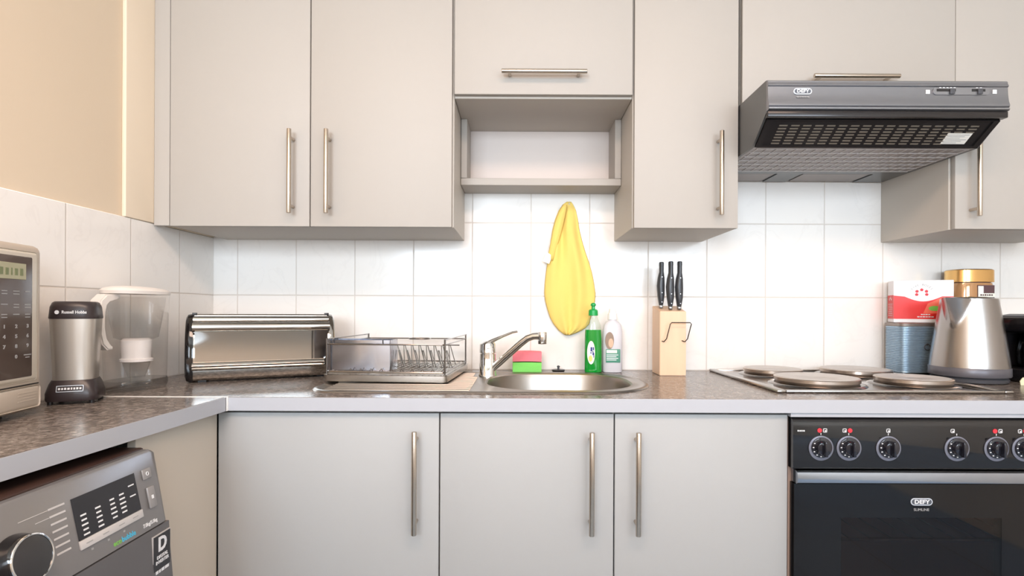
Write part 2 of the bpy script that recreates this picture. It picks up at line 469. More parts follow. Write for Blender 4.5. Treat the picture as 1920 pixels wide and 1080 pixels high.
# sloping grille of the underside
sl = math.atan2((zf-0.016)-(zb2+0.002), 0.468-0.398)
P0 = Vector((0, -0.4675, zf-0.0165)); P1 = Vector((0, -0.397, zb2+0.001))
dv = (P1-P0); Ls = dv.length; du = dv.normalized(); nrm = Vector((0, -du.z, du.y)); nrm = nrm if nrm.z < 0 else -nrm
def on_slope(u, v, h=0.0):
    p = P0+du*v+nrm*h; return Vector((u, p.y, p.z))
def slope_box(bm, u0, u1, v0, v1, h0, h1, skew=0.0):
    vs = [bm.verts.new(on_slope(u+skew*(v-v0), v, h)) for h in (h0, h1) for v in (v0, v1) for u in (u0, u1)]
    for q in ((0, 1, 3, 2), (4, 6, 7, 5), (0, 2, 6, 4), (1, 5, 7, 3), (0, 4, 5, 1), (2, 3, 7, 6)): bm.faces.new([vs[i] for i in q])
bm = bmesh.new(); slope_box(bm, HX0+0.007, HX1-0.007, 0.0, Ls, -0.006, 0.0)
vis = t.w('visor', bm, M['hood_dark'])
bm = bmesh.new()
slope_box(bm, HX0+0.007, HX0+0.022, 0.0, Ls, 0.0, 0.004); slope_box(bm, HX1-0.022, HX1-0.007, 0.0, Ls, 0.0, 0.004)
slope_box(bm, HX0+0.022, HX1-0.022, Ls-0.006, Ls, 0.0, 0.004); slope_box(bm, HX0+0.022, HX1-0.022, 0, 0.002, 0.0, 0.003)
t.w('visor_frame', bm, M['hood_dark'], vis)
bm = bmesh.new()
for r in range(7):
    for c in range(17):
        u = HX0+0.045+c*0.0308+0.0022*r*0
        if r > 2 and u > HX1-0.125: continue
        if u+0.021 > HX1-0.03: continue
        slope_box(bm, u, u+0.021, 0.017+r*0.0093, 0.0205+r*0.0093, -0.001, 0.0012)
t.w('grille_slots', bm, M['slot'], vis)
bm = bmesh.new(); slope_box(bm, HX1-0.112, HX1-0.048, 0.040, 0.074, 0.0004, 0.0012)
stk = t.w('rating_sticker', bm, M['sticker'], vis)
bm = bmesh.new()
for k in range(6):
    slope_box(bm, HX1-0.108, HX1-0.053-0.010*(k % 3), 0.044+k*0.005, 0.0455+k*0.005, 0.0012, 0.0015)
t.w('lettering', bm, M['grey_ink'], vis)
# flat grease filter with light wires
t.w('filter_tray', B((HX0+0.0065, -0.392, zb2), (HX1-0.0065, -0.150, zb2+0.006)), M['filter'])
bm = bmesh.new()
for k in range(22):
    x = HX0+0.020+k*(HX1-HX0-0.04)/21
    box(bm, (x-0.0011, -0.385, zb2-0.0016), (x+0.0011, -0.152, zb2+0.0002))
for k in range(7):
    y = -0.385+k*0.0388
    box(bm, (HX0+0.016, y-0.0013, zb2-0.0020), (HX1-0.016, y+0.0013, zb2+0.0002))
t.w('filter_wires', bm, mat('filter_wire_enamel', rgb(205, 200, 198), 0.4))
bm = bmesh.new()
box(bm, (HX0+0.0065, -0.1495, zb2-0.001), (HX1-0.0065, -0.118, zb2+0.006))
box(bm, (HX0+0.0065, -0.118, zb2+0.002), (HX1-0.0065, -0.0108, zb2+0.006))
for x in (HX0+0.20, HX1-0.10): box(bm, (x, -0.118, zb2-0.001), (x+0.075 if x < hx else HX1-0.0065, -0.0108, zb2+0.002))
t.w('rear_frame', bm, M['hood'])
t.w('rear_lens', B((HX0+0.016, -0.113, zb2-0.0002), (HX0+0.19, -0.018, zb2+0.0015)), M['filter'])
t.w('rear_lens', B((HX0+0.285, -0.113, zb2-0.0002), (HX1-0.11, -0.018, zb2+0.0015)), M['filter'])
# badge and switches on the fascia
def pill(bm, cx, cz, w, h, y0, y1, n=10):
    r = h/2; pts = []
    for s, a0 in ((1, -PI/2), (-1, PI/2)):
        for k in range(n+1):
            a = a0+PI*k/n
            pts.append((cx+s*(w/2-r)+r*math.cos(a), cz+r*math.sin(a)))
    return prism(bm, pts, 1, y0, y1)
fz = zt-0.040
M['badge'] = mat('badge_silver', rgb(214, 220, 228), 0.3, 0.3)
M['badge_dark'] = mat('badge_face', rgb(92, 96, 104), 0.35, 0.4)
bx = 0.707
bd = t.w('badge', pill(bmesh.new(), bx, zt-0.031, 0.046, 0.0155, -0.4872, -0.484), M['badge'], fas)
t.w('badge_face', pill(bmesh.new(), bx, zt-0.031, 0.041, 0.0112, -0.4876, -0.4874), M['badge_dark'], fas)
t.w('lettering', text_bm('DEFY', 0.0115, front(bx, -0.4880, zt-0.0312), 0.0003, 1.15, 0.0003), M['white_ink'], fas)
t.w('lettering', marks_bm([0.006, 0.004, 0.007, 0.005, 0.006], 0.0022, front(bx, -0.4874, zt-0.0455)), M['grey_ink'], fas)
sxc = 1.105
sw = t.w('switch_panel', pill(bmesh.new(), sxc, zt-0.029, 0.142, 0.018, -0.4868, -0.484), M['hood_fascia'], fas)
bm = bmesh.new(); box(bm, (sxc-0.062, -0.4872, zt-0.030), (sxc-0.014, -0.4867, zt-0.0235)); box(bm, (sxc+0.026, -0.4872, zt-0.030), (sxc+0.060, -0.4867, zt-0.0235))
t.each('switch_slot', bm, M['black'], fas, True)
for x in (sxc-0.024, sxc+0.046):
    t.w('slider', B((x-0.006, -0.4905, zt-0.037), (x+0.006, -0.4868, zt-0.0235), 0.001), M['darkgrey'], fas)
bm = bmesh.new()
for k in range(5): box(bm, (sxc-0.056+k*0.009, -0.4876, zt-0.0215), (sxc-0.051+k*0.009, -0.4869, zt-0.0197))
for k in range(2): box(bm, (sxc+0.036+k*0.010, -0.4876, zt-0.0215), (sxc+0.041+k*0.010, -0.4869, zt-0.0197))
box(bm, (sxc-0.0885, -0.4862, zt-0.036), (sxc-0.0785, -0.4845, zt-0.026)); box(bm, (sxc+0.0795, -0.4862, zt-0.035), (sxc+0.0895, -0.4845, zt-0.025))
t.w('switch_marks', bm, M['white_ink'], fas)

# ------------------------------------------------------------------ oven
M['oven_bezel'] = mat('knob_bezel_grey', rgb(120, 122, 134), 0.35, 0.4)
M['knob'] = mat('knob_black', rgb(26, 26, 34), 0.14, 0.0, coat=0.5)
M['red_ink'] = mat('red_print', rgb(208, 50, 62), 0.5)
M['oven_cavity'] = mat('oven_cavity', rgb(150, 128, 116), 0.5)
M['oven_pane'] = mat('oven_tinted_pane', rgb(60, 45, 40), 0.03)
# tinted see-through pane
def tinted(name, col, refl, rough=0.02):
    m = bpy.data.materials.new(name); m.use_nodes = True
    nt = m.node_tree; N = nt.nodes; L = nt.links; N.remove(N['Principled BSDF'])
    tr = N.new('ShaderNodeBsdfTransparent'); tr.inputs[0].default_value = col
    gl = N.new('ShaderNodeBsdfGlossy'); gl.inputs['Roughness'].default_value = rough
    lw = N.new('ShaderNodeLayerWeight'); lw.inputs[0].default_value = 0.5
    pw = N.new('ShaderNodeMath'); pw.operation = 'POWER'; pw.inputs[1].default_value = 3.0
    fr = N.new('ShaderNodeMath'); fr.operation = 'MULTIPLY_ADD'; fr.inputs[1].default_value = 0.45; fr.inputs[2].default_value = 0.035
    L.new(lw.outputs['Facing'], pw.inputs[0]); L.new(pw.outputs[0], fr.inputs[0])
    mx = N.new('ShaderNodeMixShader')
    L.new(fr.outputs[0], mx.inputs[0]); L.new(tr.outputs[0], mx.inputs[1]); L.new(gl.outputs[0], mx.inputs[2]); L.new(mx.outputs[0], N['Material Output'].inputs[0])
    return m
M['oven_pane'] = tinted('oven_tinted_pane', (0.46, 0.38, 0.36, 1), 1.5)
OX0, OX1 = 0.6285, 1.2215; oc = (OX0+OX1)/2; YO = -0.600
t = Thing('oven', 'black built-in electric oven under the hob', 'oven', (oc, -0.3, 0.12))
bm = bmesh.new()
for lo, hi in (((OX0, -0.578, 0.13), (OX0+0.02, -0.03, 0.855)), ((OX1-0.02, -0.578, 0.13), (OX1, -0.03, 0.855)), ((OX0+0.02, -0.578, 0.13), (OX1-0.02, -0.03, 0.18)),
               ((OX0+0.02, -0.578, 0.70), (OX1-0.02, -0.03, 0.855)), ((OX0+0.02, -0.10, 0.18), (OX1-0.02, -0.03, 0.70))):
    box(bm, lo, hi)
t.w('body', bm, M['oven_cavity'])
bm = bmesh.new()
prism(bm, [(-0.579, 0.8565), (-0.590, 0.8565), (-0.597, 0.854), (-0.601, 0.848), (-0.602, 0.838), (-0.602, 0.745), (-0.600, 0.741), (-0.579, 0.741)], 0, OX0, OX1, smooth=False)
cp = t.w('control_panel', bm, M['black_gloss'])
def hexmark(bm, x, z, w): box(bm, (x-w/2, -0.6027, z-w/2), (x+w/2, -0.6018, z+w/2), 0)
KX = [(1538-1728), (1590-1728), (1664-1728), (1792-1728), (1866-1728), (1918-1728)]
kz = 0.789
for i, k in enumerate(KX):
    x = oc+k/815.0
    kb = bmesh.new(); cyl(kb, (x, -0.6018, kz), (x, -0.6045, kz), 0.0285, seg=40, bevel=0.0008)
    bz = t.w('knob_bezel', kb, M['oven_bezel'], cp)
    kb = bmesh.new(); cyl(kb, (x, -0.6045, kz+0.002), (x, -0.6085, kz+0.002), 0.0235, seg=40, bevel=0.0015)
    cyl(kb, (x, -0.6085, kz+0.002), (x, -0.618, kz+0.002), 0.0165, 0.0150, seg=32, bevel=0.002)
    box(kb, (x-0.0035, -0.628, kz-0.015), (x+0.0035, -0.6165, kz+0.019), 0.0018)
    kn = t.w('knob', kb, M['knob'], cp)
    kb = bmesh.new()
    for a in (150, 178, 206, 234, 262):
        a = math.radians(a); c, s = math.cos(a), math.sin(a)
        px, pz = x+0.0202*c, kz+0.002+0.0202*s
        box(kb, (px-0.0016, -0.6092, pz-0.0010), (px+0.0016, -0.6084, pz+0.0010))
    box(kb, (x-0.0006, -0.6030, kz+0.030), (x+0.0006, -0.6019, kz+0.0345))
    t.w('dial_marks', kb, M['white_ink'], cp)
    # zone symbols above the knobs
    side = {0: 1, 1: -1, 2: 0, 3: -1, 4: 1, 5: -1}[i]
    sx_ = x+(0.0055*side+ (0.004*side if side else 0)); zz = 0.8295
    kb = bmesh.new(); w = 0.0045
    for lo, hi in (((sx_-w, zz+w-0.0012), (sx_+w, zz+w)), ((sx_-w, zz-w), (sx_+w, zz-w+0.0012)), ((sx_-w, zz-w), (sx_-w+0.0012, zz+w)), ((sx_+w-0.0012, zz-w), (sx_+w, zz+w))):
        box(kb, (lo[0], -0.6030, lo[1]), (hi[0], -0.6019, hi[1]))
    cyl(kb, (sx_+0.001, -0.6019, zz-0.001), (sx_+0.001, -0.6030, zz-0.001), 0.0017, seg=12)
    t.w('zone_symbol', kb, M['white_ink'], cp)
    if i in (0, 1, 4, 5):
        kb = bmesh.new(); cyl(kb, (x-0.0030*side, -0.6019, zz), (x-0.0030*side, -0.6032, zz), 0.0052, seg=20)
        t.w('indicator', kb, M['red_ink'], cp)
t.w('lettering', marks_bm([0.0030, 0.0030, 0.0026, 0.0034], 0.0032, front(OX0+0.018, -0.6023, 0.8285)), M['white_ink'], cp)
# door
DW0, DW1, DZ0, DZ1 = OX0+0.112, OX1-0.112, 0.30, 0.629
bm = bmesh.new()
for lo, hi in (((OX0+0.004, 0.14), (DW0, 0.7065)), ((DW1, 0.14), (OX1-0.004, 0.7065)), ((DW0, 0.14), (DW1, DZ0)), ((DW0, DZ1), (DW1, 0.7065))):
    box(bm, (lo[0], -0.600, lo[1]), (hi[0], -0.580, hi[1]))
dr = t.w('door', bm, M['black_glass'])
t.w('window', B((DW0, -0.5995, DZ0), (DW1, -0.5955, DZ1)), M['oven_pane'], dr)
M['oven_bar'] = mat('oven_handle_metal', rgb(158, 163, 172), 0.16, 1.0)
bm = bmesh.new()
prism(bm, [(-0.581, 0.7385), (-0.602, 0.7385), (-0.610, 0.735), (-0.613, 0.722), (-0.612, 0.712), (-0.606, 0.7085), (-0.581, 0.7085)], 0, OX0+0.006, OX1-0.006, smooth=False)
t.w('handle', bm, M['oven_bar'], dr)
t.w('badge', pill(bmesh.new(), oc, 0.666, 0.050, 0.0165, -0.6012, -0.5995), M['badge'], dr)
t.w('badge_face', pill(bmesh.new(), oc, 0.666, 0.046, 0.0125, -0.6016, -0.6013), M['badge_dark'], dr)
t.w('lettering', text_bm('DEFY', 0.0125, front(oc, -0.6020, 0.6658), 0.0003, 1.2, 0.0003), M['white_ink'], dr)
t.w('lettering', text_bm('SLIMLINE', 0.0085, front(oc, -0.6004, 0.6475), 0.0003, 1.05), M['grey_ink'], dr)
bm = bmesh.new()
cyl(bm, (OX0+0.022, -0.572, 0.567), (OX1-0.022, -0.572, 0.567), 0.0036, seg=10)
cyl(bm, (OX0+0.022, -0.14, 0.567), (OX1-0.022, -0.14, 0.567), 0.003, seg=10)
for k in range(11):
    x = OX0+0.045+k*(OX1-OX0-0.09)/10
    cyl(bm, (x, -0.575, 0.571), (x, -0.14, 0.571), 0.0014, seg=8)
t.w('oven_rack', bm, M['chrome_soft'])
# housing with the pale rail above and the strip beside the oven
t = Thing('oven_housing', 'pale frame around the black oven with a rail under the worktop', 'cabinet', (oc, -0.3, 0))
bm = bmesh.new()
box(bm, (0.6262, -0.5955, 0.8588), (1.2240, -0.56, WB-0.0003))
box(bm, (1.2225, -0.5840, 0.12), (1.2385, -0.02, 0.8585))
box(bm, (0.6262, -0.575, 0.12), (0.6280, -0.02, 0.8585))
box(bm, (0.6290, -0.57, 0.12), (1.2220, -0.03, 0.1295))
t.w('housing_rail', bm, M['edge'])
t.w('plinth', B((0.6262, -0.53, 0.0), (1.2385, -0.515, 0.1195)), M['cab_side'])
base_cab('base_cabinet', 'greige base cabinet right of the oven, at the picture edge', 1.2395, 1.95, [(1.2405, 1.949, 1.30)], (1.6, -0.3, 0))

# ------------------------------------------------------------------ hob
M['hob'] = mat('hob_dark_steel', rgb(110, 108, 110), 0.16, 1.0)
M['hob_frame'] = mat('hob_frame_steel', rgb(168, 163, 158), 0.22, 1.0)
M['plate'] = mat('hotplate_iron', rgb(200, 196, 192), 0.45, 0.1, bump=0.1, bscale=250)
M['plate_rim'] = mat('hotplate_rim', rgb(186, 172, 160), 0.28, 0.9)
GX0, GX1, GY0, GY1 = 0.637, 1.222, -0.508, -0.022
t = Thing('hob', 'electric hob with four solid round plates beside the knife block', 'hob', ((GX0+GX1)/2, -0.265, WT))
t.w('hob_surface', B((GX0+0.006, GY0+0.006, WT+0.0003), (GX1-0.006, GY1-0.006, WT+0.0035)), M['hob'])
bm = bmesh.new()
for lo, hi in (((GX0, GY0), (GX0+0.022, GY1)), ((GX1-0.022, GY0), (GX1, GY1)), ((GX0+0.022, GY0), (GX1-0.022, GY0+0.012)), ((GX0+0.022, GY1-0.012), (GX1-0.022, GY1))):
    box(bm, (lo[0], lo[1], WT+0.0003), (hi[0], hi[1], WT+0.0085), 0.003)
box(bm, (GX1-0.05, GY0+0.012, WT+0.0003), (GX1-0.045, GY1-0.012, WT+0.006), 0.001, 1)
t.w('hob_frame', bm, M['hob_frame'])
for x, y, r in ((0.818, -0.350, 0.107), (1.083, -0.352, 0.092), (0.800, -0.132, 0.086), (1.062, -0.132, 0.100)):
    bm = bmesh.new()
    loft(bm, [(WT+0.0036, r+0.016, r+0.016, 2, x, y), (WT+0.0055, r+0.014, r+0.014, 2, x, y), (WT+0.0075, r+0.006, r+0.006, 2, x, y), (WT+0.0085, r-0.004, r-0.004, 2, x, y)], 56)
    ring = t.w('trim_ring', bm, M['chrome_soft'])
    bm = bmesh.new()
    loft(bm, [(WT+0.0086, r-0.004, r-0.004, 2, x, y), (WT+0.0135, r, r, 2, x, y), (WT+0.0215, r, r, 2, x, y), (WT+0.0230, r-0.002, r-0.002, 2, x, y), (WT+0.0232, r-0.006, r-0.006, 2, x, y)], 56, cap1=False)
    hp = t.w('hotplate', bm, M['plate_rim'])
    bm = bmesh.new()
    loft(bm, [(WT+0.0220, r-0.006, r-0.006, 2, x, y), (WT+0.0237, r-0.0062, r-0.0062, 2, x, y), (WT+0.0237, 0.024, 0.024, 2, x, y), (WT+0.0225, 0.022, 0.022, 2, x, y)], 56)
    t.w('plate_top', bm, M['plate'], hp)

# ------------------------------------------------------------------ sink
def rrect(x0, x1, y0, y1, r, n=12, rr=None):
    pts = []; q = r if rr is None else rr          # rr: radius of the two corners on the +x side
    for cx, cy, a0, r_ in ((x1-q, y1-q, 0, q), (x0+r, y1-r, PI/2, r), (x0+r, y0+r, PI, r), (x1-q, y0+q, 1.5*PI, q)):
        for k in range(n+1):
            a = a0+PI/2*k/n; pts.append((cx+r_*math.cos(a), cy+r_*math.sin(a)))
    return pts
SX0, SX1, SY0, SY1 = -0.528, 0.352, -0.535, -0.100
BX0, BX1, BY0, BY1 = -0.090, 0.305, -0.492, -0.142
t = Thing('sink', 'stainless steel inset sink with one bowl and a drainer on the left', 'sink', (-0.08, -0.32, WT))
bm = bmesh.new()
def ring(bm, pts, z): return [bm.verts.new((p[0], p[1], z)) for p in pts]
def skin(bm, A, C, smooth=True):
    n = len(A)
    for k in range(n):
        f = bm.faces.new((A[k], A[(k+1) % n], C[(k+1) % n], C[k])); f.smooth = smooth
def ins(d): return rrect(SX0+d, SX1-d, SY0+d, SY1-d, 0.085-d, 12, 0.185-d)
r0 = ring(bm, ins(0), WT+0.0004); r1 = ring(bm, ins(0.002), WT+0.003); r2 = ring(bm, ins(0.006), WT+0.0045); r3 = ring(bm, ins(0.013), WT+0.0045); r4 = ring(bm, ins(0.020), WT+0.002)
for a, b in ((r0, r1), (r1, r2), (r2, r3), (r3, r4)): skin(bm, a, b)
def bw(d, r=0.15): return rrect(BX0+d, BX1-d, BY0+d, BY1-d, max(0.03, r-d*0.6))
b0 = ring(bm, bw(-0.010), WT+0.002); b1 = ring(bm, bw(-0.005), WT+0.0035); b2 = ring(bm, bw(0.0), WT+0.0005); b3 = ring(bm, bw(0.004), WT-0.012)
b4 = ring(bm, bw(0.012), WT-0.110); b5 = ring(bm, bw(0.022), WT-0.135); b6 = ring(bm, bw(0.045), WT-0.147)
for a, b in ((b0, b1), (b1, b2), (b2, b3), (b3, b4), (b4, b5), (b5, b6)): skin(bm, a, b)
bm.faces.new(b6)
bm.edges.ensure_lookup_table()
def loop_edges(R): return [bm.edges.get((R[k], R[(k+1) % len(R)])) for k in range(len(R))]
bmesh.ops.triangle_fill(bm, edges=loop_edges(r4)+loop_edges(b0), use_beauty=True, normal=(0, 0, 1))
t.w('basin', bm, M['sink'])
bm = bmesh.new()
for k in range(19):
    y = -0.502+k*0.0200
    x1 = -0.125 if k < 14 else -0.14
    tube(bm, [(-0.490, y, WT+0.0019), (-0.48, y, WT+0.0026), (x1-0.01, y, WT+0.0026), (x1, y, WT+0.0019)], 0.0032, seg=8)
t.w('drainer_ridges', bm, mat('drainer_steel', rgb(132, 126, 120), 0.3, 1.0))
bm = bmesh.new(); cyl(bm, (0.11, -0.315, WT-0.1468), (0.11, -0.315, WT-0.1440), 0.042, seg=32, bevel=0.001)
t.w('waste_outlet', bm, M['chrome'])

# tap
tx, ty = -0.0975, -0.200
t = Thing('mixer_tap', 'chrome single-lever mixer tap with an angled spout on the sink', 'tap', (tx, ty, WT+0.002))
bm = bmesh.new()
loft(bm, [(WT+0.0022, 0.027, 0.027, 2, tx, ty), (WT+0.006, 0.027, 0.027, 2, tx, ty), (WT+0.009, 0.0250, 0.0250, 2, tx, ty), (WT+0.070, 0.0245, 0.0245, 2, tx, ty), (WT+0.0705, 0.021, 0.021, 2, tx, ty),
          (WT+0.0725, 0.021, 0.021, 2, tx, ty), (WT+0.073, 0.0255, 0.0255, 2, tx, ty), (WT+0.100, 0.0245, 0.0245, 2, tx, ty), (WT+0.108, 0.016, 0.018, 2, tx+0.003, ty), (WT+0.110, 0.006, 0.008, 2, tx+0.005, ty)], 36)
t.w('tap_body', bm, M['chrome'])
bm = bmesh.new()
tube(bm, [(tx+0.010, ty-0.006, WT+0.022), (tx+0.030, ty-0.014, WT+0.040), (tx+0.100, ty-0.036, WT+0.104), (tx+0.120, ty-0.044, WT+0.1200), (tx+0.138, ty-0.050, WT+0.1265), (tx+0.156, ty-0.056, WT+0.1275), (tx+0.170, ty-0.060, WT+0.1275)],
     [0.0105, 0.0110, 0.0105, 0.0105, 0.0105, 0.0110, 0.0115], 20)
cyl(bm, (tx+0.163, ty-0.059, WT+0.1385), (tx+0.163, ty-0.059, WT+0.104), 0.0135, 0.0128, seg=24, bevel=0.001)
t.w('spout', bm, M['chrome'])
bm = bmesh.new()
sec = [(tx+0.004, WT+0.104, 0.017, 0.008), (tx+0.020, WT+0.113, 0.017, 0.006), (tx+0.045, WT+0.124, 0.014, 0.0045), (tx+0.075, WT+0.136, 0.011, 0.004), (tx+0.090, WT+0.1385, 0.009, 0.0035)]
rings = []
for x, z, w, h in sec:
    rings.append([bm.verts.new((x-h*math.sin(a)*0.4, ty-0.002+w*math.cos(a), z+h*math.sin(a))) for a in [2*PI*k/16 for k in range(16)]])
for A, C in zip(rings, rings[1:]): skin(bm, A, C)
bm.faces.new(rings[0]); bm.faces.new(rings[-1])
t.w('lever', bm, M['chrome'])

# ------------------------------------------------------------------ sponges, plug, washing-up bottles
def sponge(name, label, mt, z0, z1, bow):
    bm = bmesh.new(); nx, ny = 14, 6
    def g(zc, s):
        R = []
        for i in range(nx+1):
            row = []
            for j in range(ny+1):
                u = i/nx*2-1; v = j/ny*2-1
                ex = 1-0.02*abs(s)*0
                row.append(bm.verts.new((0.024+u*(0.0465+(0.0012 if s > 0 else 0))*(1-0.02*v*v), -0.055+v*0.030, zc+bow*s*(1-u*u)*0.5)))
            R.append(row)
        return R
    A = g(z0, 0.6); C = g(z1, 1)
    for i in range(nx):
        for j in range(ny):
            bm.faces.new((A[i][j], A[i][j+1], A[i+1][j+1], A[i+1][j])); bm.faces.new((C[i][j], C[i+1][j], C[i+1][j+1], C[i][j+1]))
    for i in range(nx):
        bm.faces.new((A[i][0], A[i+1][0], C[i+1][0], C[i][0])); bm.faces.new((A[i+1][ny], A[i][ny], C[i][ny], C[i+1][ny]))
    for j in range(ny):
        bm.faces.new((A[0][j+1], A[0][j], C[0][j], C[0][j+1])); bm.faces.new((A[nx][j], A[nx][j+1], C[nx][j+1], C[nx][j]))
    bmesh.ops.bevel(bm, geom=[e for e in bm.edges if len(e.link_faces) == 2 and e.calc_face_angle(0) > 0.9], offset=0.003, segments=2, affect='EDGES')
    o = obj(name, bm, mt); tag(o, label, 'sponge', 'stacked sponges behind the sink'); return o
M['pink'] = mat('pink_foam', rgb(247, 135, 145), 0.9, bump=0.8, bscale=500)
M['green_foam'] = mat('green_foam', rgb(138, 226, 110), 0.9, bump=0.8, bscale=500)
sponge('sponge', 'bright green sponge at the bottom of the stack behind the sink', M['green_foam'], WT+0.0005, WT+0.032, 0.0018)
sponge('sponge', 'pink sponge on top of the green one behind the sink', M['pink'], WT+0.0352, WT+0.0655, 0.004)
t = Thing('sink_plug', 'small black sink plug lying beside the stacked sponges', 'plug', (0.128, -0.050, WT))
bm = bmesh.new(); loft(bm, [(0.0003, 0.019, 0.019), (0.004, 0.022, 0.022), (0.006, 0.022, 0.022), (0.0075, 0.018, 0.018)], 28)
t.l('plug_disc', bm, M['black'])
bm = bmesh.new(); cyl(bm, (0, 0, 0.0075), (0, 0, 0.014), 0.0035, seg=12); loft(bm, [(0.013, 0.002, 0.002), (0.015, 0.005, 0.005), (0.018, 0.005, 0.005), (0.020, 0.002, 0.002)], 16)
t.l('plug_knob', bm, M['darkgrey'])

M['liquid'] = mat('green_soap', rgb(6, 142, 44), 0.08, spec=0.6, coat=0.5)
M['liquid_cap'] = mat('green_cap', rgb(18, 160, 76), 0.3)
M['clear_plastic'] = tinted('clear_bottle_plastic', (0.93, 0.96, 0.93, 1), 1.42, 0.05)
M['label_white'] = mat('label_paper', rgb(236, 238, 226), 0.4)
M['blue_ink'] = mat('blue_print', rgb(44, 48, 130), 0.5)
M['yellow_ink'] = mat('yellow_print', rgb(226, 214, 120), 0.5)
bxx, byy = 0.240, -0.072
t = Thing('soap_bottle', 'clear bottle of green washing-up liquid with a green push cap', 'bottle', (bxx, byy, WT))
bm = bmesh.new()
loft(bm, [(0.0006, 0.026, 0.016, 2.4), (0.003, 0.0285, 0.0185, 2.4), (0.06, 0.0283, 0.0185, 2.4), (0.11, 0.0278, 0.018, 2.3), (0.140, 0.0262, 0.0175, 2.2)], 40)
t.l('green_liquid', bm, M['liquid'])
bm = bmesh.new()
loft(bm, [(0.1402, 0.0263, 0.0176, 2.2), (0.155, 0.024, 0.0165, 2.1), (0.170, 0.0185, 0.0145, 2), (0.180, 0.014, 0.013, 2), (0.1855, 0.0125, 0.0125, 2)], 40, cap0=False)
t.l('clear_shoulder', bm, M['clear_plastic'])
bm = bmesh.new()
loft(bm, [(0.1858, 0.0145, 0.0145), (0.187, 0.0155, 0.0155), (0.203, 0.0150, 0.0150), (0.206, 0.012, 0.012), (0.2075, 0.006, 0.006), (0.216, 0.0055, 0.0055), (0.219, 0.009, 0.009), (0.224, 0.0085, 0.0085), (0.228, 0.004, 0.004)], 28)
t.l('cap', bm, M['liquid_cap'])
def oval(bm, cx, cz, rx, rz, y0, y1, n=28, curve=0.0):
    return prism(bm, [(cx+rx*math.cos(2*PI*k/n), cz+rz*math.sin(2*PI*k/n)) for k in range(n)], 1, y0, y1)
lb = t.l('label', oval(bmesh.new(), -0.009, 0.066, 0.0128, 0.038, -0.0192, -0.0150), M['label_white'])
bm = bmesh.new()
for lo, hi in (((-0.011, 0.070), (-0.005, 0.084)), ((-0.0035, 0.074), (0.0005, 0.084)), ((-0.011, 0.063), (-0.0075, 0.068)), ((-0.0045, 0.058), (-0.0015, 0.071)), ((-0.0015, 0.050), (0.001, 0.066))):
    box(bm, (lo[0], -0.0196, lo[1]), (hi[0], -0.0191, hi[1]))
t.l('print', bm, M['blue_ink'], lb)
t.l('print', oval(bmesh.new(), -0.011, 0.047, 0.006, 0.010, -0.0195, -0.0191), M['yellow_ink'], lb)

wx, wy = 0.3045, -0.060
M['milky'] = mat('milky_bottle_plastic', rgb(212, 211, 216), 0.3)
M['photo_brown'] = mat('label_brown_print', rgb(150, 128, 110), 0.5)
M['photo_skin'] = mat('label_tan_print', rgb(212, 178, 150), 0.5)
M['label_green'] = mat('label_dark_green', rgb(84, 146, 124), 0.45)
t = Thing('cleaner_bottle', 'white translucent bottle with a green-banded label right of the green soap', 'bottle', (wx, wy, WT))
bm = bmesh.new()
loft(bm, [(0.0006, 0.030, 0.019, 2.8), (0.004, 0.0325, 0.021, 2.8), (0.135, 0.0325, 0.021, 2.8), (0.155, 0.029, 0.019, 2.5), (0.165, 0.022, 0.017, 2.2), (0.169, 0.014, 0.014, 2), (0.172, 0.0125, 0.0125, 2)], 44)
t.l('bottle_body', bm, M['milky'])
bm = bmesh.new(); loft(bm, [(0.1723, 0.0145, 0.0145), (0.173, 0.0155, 0.0155), (0.193, 0.0148, 0.0148), (0.1955, 0.012, 0.012), (0.2085, 0.010, 0.010), (0.210, 0.008, 0.008)], 28)
t.l('cap', bm, mat('white_cap', rgb(240, 240, 240), 0.35))
lab = t.l('label', B((-0.024, -0.0222, 0.033), (0.023, -0.0195, 0.077), 0.0015), M['label_green'])
t.l('print', oval(bmesh.new(), -0.012, 0.105, 0.014, 0.028, -0.0226, -0.0190), M['photo_brown'], lab)
t.l('print', oval(bmesh.new(), -0.008, 0.097, 0.008, 0.015, -0.0229, -0.0190), M['photo_skin'], lab)
t.l('print', B((-0.022, -0.0228, 0.064), (0.012, -0.0220, 0.074), 0.0003), M['label_white'], lab)
bm = bmesh.new()
for k in range(4): box(bm, (-0.022, -0.0226, 0.057-k*0.0055), (0.016-0.006*(k % 2), -0.0220, 0.0595-k*0.0055))
t.l('lettering', bm, M['white_ink'], lab)

# ------------------------------------------------------------------ yellow cloth on its hook
S0 = 559.0
def cl(px, py): return ((px-975)/S0, CZ-(py-582-(px-975)*0.0044)/S0)
rowsL = [(376, 1063), (380, 1057), (392, 1048), (410, 1041), (430, 1036), (450, 1033), (470, 1031), (490, 1027), (510, 1024), (530, 1022), (550, 1021), (565, 1023), (580, 1027), (595, 1032), (608, 1039), (620, 1049), (628, 1060)]
rowsR = [(376, 1071), (380, 1074), (392, 1080), (410, 1084), (430, 1087), (450, 1092), (470, 1098), (490, 1105), (510, 1111), (530, 1115), (550, 1118), (565, 1117), (580, 1114), (595, 1109), (608, 1106), (616, 1098), (622, 1088), (628, 1072)]
def interp(tab, v):
    for (a, b), (c, d) in zip(tab, tab[1:]):
        if a <= v <= c: return b+(d-b)*(v-a)/(c-a)
    return tab[-1][1]
M['yellow'] = mat('yellow_cloth', rgb(240, 209, 116), 0.9, bump=0.5, bscale=350)
t = Thing('cloth', 'yellow cleaning cloth hanging on the tiles over the sink', 'cloth', (0.17, -0.02, CZ-0.08))
bm = bmesh.new(); NR, NCc = 60, 36; G = []
